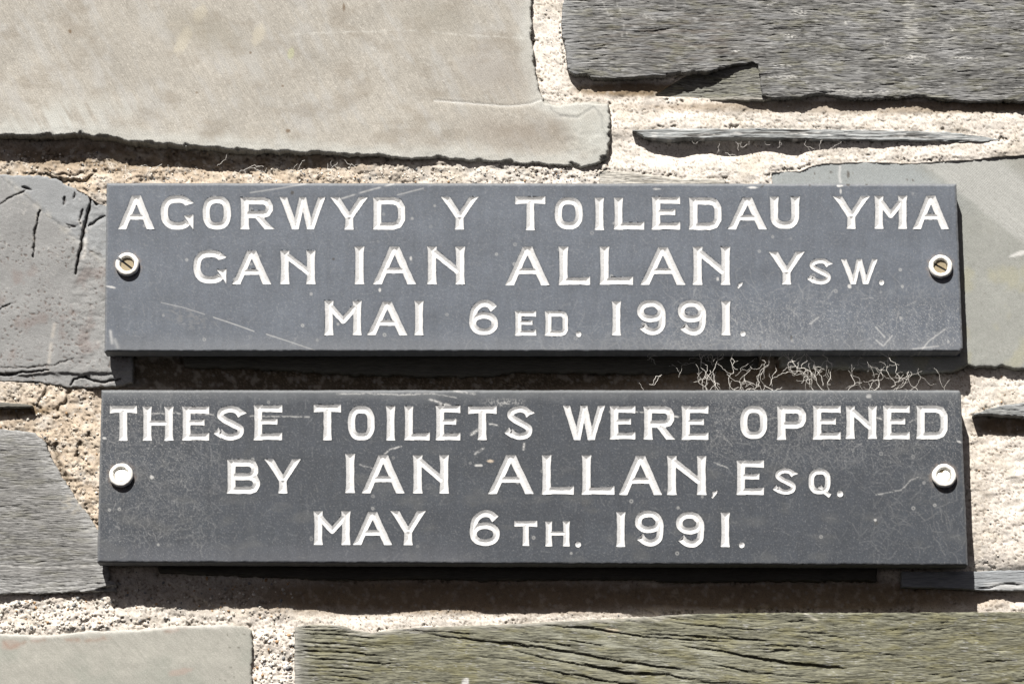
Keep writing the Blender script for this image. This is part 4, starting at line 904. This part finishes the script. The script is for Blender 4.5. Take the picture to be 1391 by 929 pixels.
pl1, loc1 = plaque([(145, 249), (1299, 250), (1308, 478), (142, 478)], U1, (0.082, 0.095, 0.117),
                   "upper slate plaque cut with AGORWYD Y TOILEDAU YMA, above the THESE TOILETS one", 301, ((173.3, 360.2), (1277.3, 363.2)), marks1)
pl2, loc2 = plaque([(138, 530), (1305, 530), (1315, 768), (132, 764)], U2, (0.0365, 0.0430, 0.0535),
                   "lower slate plaque cut with THESE TOILETS WERE OPENED, darker than the one above", 302, ((165, 646), (1282, 647)), marks2)

# ------------------------------------------------------------------ screw caps and screws
def lathe(name, px, py, d0, prof, mat, parent, loc, seg=72, gap=None, jit=0.0, seed=0, cols=None):
    """prof: (radius, height) pairs in px from d0; gap = (angle, half-angle) leaves the ring open"""
    c0 = P(px, py, d0); r = np.random.RandomState(seed)
    if gap: a = np.linspace(gap[0] + gap[1], gap[0] + 2 * math.pi - gap[1], seg)
    else: a = np.linspace(0, 2 * math.pi, seg, endpoint=False)
    j = 1 + jit * np.array([pn(np.array([math.cos(t) * 2.3]), np.array([math.sin(t) * 2.3]), seed)[0] for t in a])
    V = []
    for rad, h in prof:
        rr = rad * j
        V.append(np.stack([np.cos(a) * rr * S, np.full(len(a), -h * S) + (j - 1) * rad * 0.5 * S, np.sin(a) * rr * S], 1))
    V = np.concatenate(V) + c0 - loc; n_ = len(a); Qs = []
    for k in range(len(prof) - 1):
        for i in range(n_ if not gap else n_ - 1):
            i2 = (i + 1) % n_
            Qs.append((k * n_ + i, k * n_ + i2, (k + 1) * n_ + i2, (k + 1) * n_ + i))
    if gap:
        m = len(prof)
        for e in (0, n_ - 1):
            ring = [k * n_ + e for k in range(m)]
            for k in range(1, m - 2, 2): Qs.append((ring[0], ring[k], ring[k + 1], ring[min(k + 2, m - 1)]))
    o = link(name, make_mesh(name, V, np.array(Qs), mat, None, True), parent)
    return o
def screw_head(px, py, d0, rad, ang, parent, loc):
    """round head split by a real slot: two half discs with the slot floor behind"""
    c0 = P(px, py, d0) - loc; V = []; F = []
    ca, sa = math.cos(ang), math.sin(ang); hs = 1.35
    def put(u, v, h): V.append((c0[0] + (u * ca - v * sa) * S, c0[1] - h * S, c0[2] + (u * sa + v * ca) * S)); return len(V) - 1
    for sg in (1, -1):
        a0 = math.asin(hs / rad); N = 20; top = []; bot = []
        for i in range(N + 1):
            a = a0 + (math.pi - 2 * a0) * i / N
            u, v = rad * math.cos(a), rad * math.sin(a) * sg
            top.append(put(u * .96, hs * sg + (v - hs * sg) * .96, 2.2)); bot.append(put(u, v, 0))
        F.append(top if sg < 0 else top[::-1])
        for i in range(N): F.append([top[i], top[i + 1], bot[i + 1], bot[i]])
        b0 = put(rad * math.cos(a0), hs * sg, -2.5); b1 = put(-rad * math.cos(a0), hs * sg, -2.5)
        F.append([top[0], top[-1], b1, b0])
    f = [put(-rad, -hs, -2.5), put(rad, -hs, -2.5), put(rad, hs, -2.5), put(-rad, hs, -2.5)]; F.append(f)
    me = bpy.data.meshes.new("screw_head"); me.from_pydata(V, [], F); me.materials.append(M_brass); me.update()
    o = link("screw_head", me, parent); return o
cup = [(9.2, 0.2), (9.4, 4.5), (10.2, 6.8), (12.2, 8.0), (14.3, 7.3), (15.9, 5.2), (16.3, 3.0), (15.4, 0.6)]
def cap_at(px, py, root, loc, gap=None, seed=0, lid=None):
    cp = lathe("screw_cap", px, py, FRONT, cup, M_cap, root, loc, gap=gap, jit=0.035, seed=seed)
    sh = screw_head(px - 0.3, py + 0.3, FRONT + 1.0, 9.1, math.radians(-30) if seed != 401 else math.radians(-38), cp, loc)
    if lid:
        # snapped-in lid, broken open at the top
        r0, cut = lid; c0 = P(px, py, FRONT + 5.2) - loc; N = 44; V = [(c0[0], c0[1] - 1.1 * S, c0[2] - .5 * S)]; F = []
        for rr, hh in ((r0 * .6, 1.0), (r0 * .93, .6), (r0, -.5), (r0, -3)):
            for i in range(N):
                a = 2 * math.pi * i / N
                u, v = rr * math.cos(a), rr * math.sin(a)
                k = cut(a); u *= k; v *= k
                V.append((c0[0] + u * S, c0[1] - hh * S, c0[2] + v * S))
        for i in range(N):
            i2 = (i + 1) % N; F.append((0, 1 + i, 1 + i2))
            for q in range(3): F.append((1 + q * N + i, 1 + (q + 1) * N + i, 1 + (q + 1) * N + i2, 1 + q * N + i2))
        me = bpy.data.meshes.new("cap_lid"); me.from_pydata(V, [], F); me.materials.append(M_cap); me.update()
        for p in me.polygons: p.use_smooth = True
        link("cap_lid", me, cp)
    return cp
cap_at(173.3, 360.2, pl1, loc1, gap=(math.radians(148), 0.17), seed=401)['label'] = "white cap ring split at the upper left"
cap_at(1277.3, 363.2, pl1, loc1, seed=402)
cap_at(165, 646, pl2, loc2, seed=403, lid=(9.3, lambda a: 1 - 0.16 * math.exp(-((a - math.radians(95)) / .45) ** 2) + .02 * math.sin(5 * a)))['label'] = "white cap with its lid nearly whole"
cap_at(1282, 647, pl2, loc2, seed=404, lid=(9.2, lambda a: 1 - 0.48 * math.exp(-((a - math.radians(112)) / .42) ** 2) + .02 * math.sin(4 * a)))['label'] = "white cap with its lid broken open near the top"

# ------------------------------------------------------------------ cobwebs
def tubes(name, strands, parent=None, sides=4):
    V, F = [], []
    for pts, rad in strands:
        n0 = len(V); m = len(pts)
        W = [P(x, y, d) for x, y, d in pts]
        for i in range(m):
            t = W[min(i + 1, m - 1)] - W[max(i - 1, 0)]; t = t / (np.linalg.norm(t) + 1e-12)
            a = np.cross(t, (0.1, 1, 0.2)); a /= np.linalg.norm(a) + 1e-12; b = np.cross(t, a)
            rr = rad * S * (0.7 + 0.6 * rng.random())
            for k in range(sides):
                an = 2 * math.pi * k / sides; V.append(W[i] + (a * math.cos(an) + b * math.sin(an)) * rr * 0.42)
        for i in range(m - 1):
            for k in range(sides):
                k2 = (k + 1) % sides; F.append((n0 + i * sides + k, n0 + i * sides + k2, n0 + (i + 1) * sides + k2, n0 + (i + 1) * sides + k))
    return link(name, make_mesh(name, np.array(V), np.array(F), M_web, None, True), parent)
def walk(r, x, y, d, ang, length, step=3.4, wob=0.55, rad=0.45, branch=0.12, out=None, lim=None, depth=0, dr=0.6):
    pts = [(x, y, d)]; out = out if out is not None else []
    a0 = ang
    for i in range(int(length / step)):
        ang = a0 + (ang - a0) * 0.6 + r.gauss(0, wob); x += math.cos(ang) * step; y += math.sin(ang) * step; d += r.gauss(0, dr)
        if lim and not (lim[0] < x < lim[1] and lim[2] < y < lim[3]): 
            pts.append((min(max(x, lim[0]), lim[1]), min(max(y, lim[2]), lim[3]), d)); break
        d = min(max(d, lim[4]), lim[5]) if lim else d
        pts.append((x, y, d))
        if depth < 2 and r.random() < branch: walk(r, x, y, d, ang + r.choice((-1, 1)) * r.uniform(.5, 1.2), length * .45, step, wob, rad * .75, branch, out, lim, depth + 1, dr)
    if len(pts) > 2: out.append((pts, rad))
    return out
def web(seed, starts, lim, label, loc_pt):
    r = random.Random(seed); out = []
    for (x, y, d, a, ln, rad) in starts: walk(r, x, y, d, a, ln, rad=rad, out=out, lim=lim)
    o = tubes("cobweb", out); return tag(o, label, "cobweb")
r_ = random.Random(77); st_ = []
for x in (950, 962, 985, 1000, 1040, 1052, 1068, 1081, 1092, 1098, 1114, 1176, 1194, 1205, 1212):
    st_.append((x + r_.uniform(-4, 4), 477, r_.uniform(20, 32), math.radians(90 + r_.uniform(-20, 20)), 60, r_.uniform(.4, .75)))
for _ in range(26):
    st_.append((r_.choice((r_.gauss(1010, 30), r_.gauss(1050, 30), r_.gauss(1200, 32), r_.uniform(930, 1290))), 530, r_.uniform(14, 34), math.radians(-90 + r_.uniform(-60, 60)), r_.uniform(8, 36), r_.uniform(.35, .7)))
for _ in range(30): st_.append((r_.uniform(940, 1260), r_.uniform(480, 520), r_.uniform(14, 32), r_.uniform(0, 6.28), r_.uniform(15, 50), .3))
web(1, st_, (885, 1305, 477, 531, 8, 38), "tangled white cobweb strands between the two plaques at right", None)
web(2, [(893, 484, 26, 2.0, 36, .35), (882, 522, 30, 0.2, 24, .6), (886, 523, 30, -.5, 22, .6), (868, 520, 28, .1, 20, .3)], (860, 930, 477, 531, 8, 38), "sparse cobweb threads in the dark gap near its middle", None)
web(3, [(165, 228, 22, .9, 20, .4), (170, 226, 20, 1.3, 22, .5), (185, 225, 20, 1.0, 16, .4), (200, 238, 20, -.7, 32, .55), (228, 224, 20, .75, 28, .55), (172, 236, 22, -.3, 26, .4), (178, 240, 22, 3, 16, .4)], (150, 262, 205, 246, 12, 34), "small cobweb over the upper plaque's top left corner", None)
web(4, [(308, 210, 20, 1.7, 28, .45), (325, 234, 22, -.5, 40, .55), (345, 228, 22, .05, 52, .55), (362, 228, 22, 1.6, 10, .4), (414, 218, 22, 1.9, 20, .5), (440, 232, 22, -.8, 26, .5), (400, 234, 22, -1.3, 16, .4), (468, 217, 20, .6, 22, .5), (478, 222, 20, 1.6, 12, .4)], (295, 500, 204, 247, 12, 34), "cobweb threads under the buff slab above AGORWYD", None)
web(5, [(975, 192, 20, 1.3, 18, .4), (985, 208, 17, -.6, 24, .5), (1000, 190, 20, 1.4, 20, .5), (1019, 190, 19, 2.0, 22, .5), (1060, 190, 20, 1.6, 16, .35), (1093, 196, 19, -.7, 16, .45), (1092, 196, 19, 1.0, 18, .45), (1118, 190, 19, 1.7, 20, .45), (1143, 193, 18, 2.2, 22, .4), (940, 189, 22, .5, 24, .4), (1040, 190, 19, 1.8, 14, .3)],
    (930, 1160, 187, 214, 10, 30), "cobweb threads hanging below the long thin slate splinter", None)
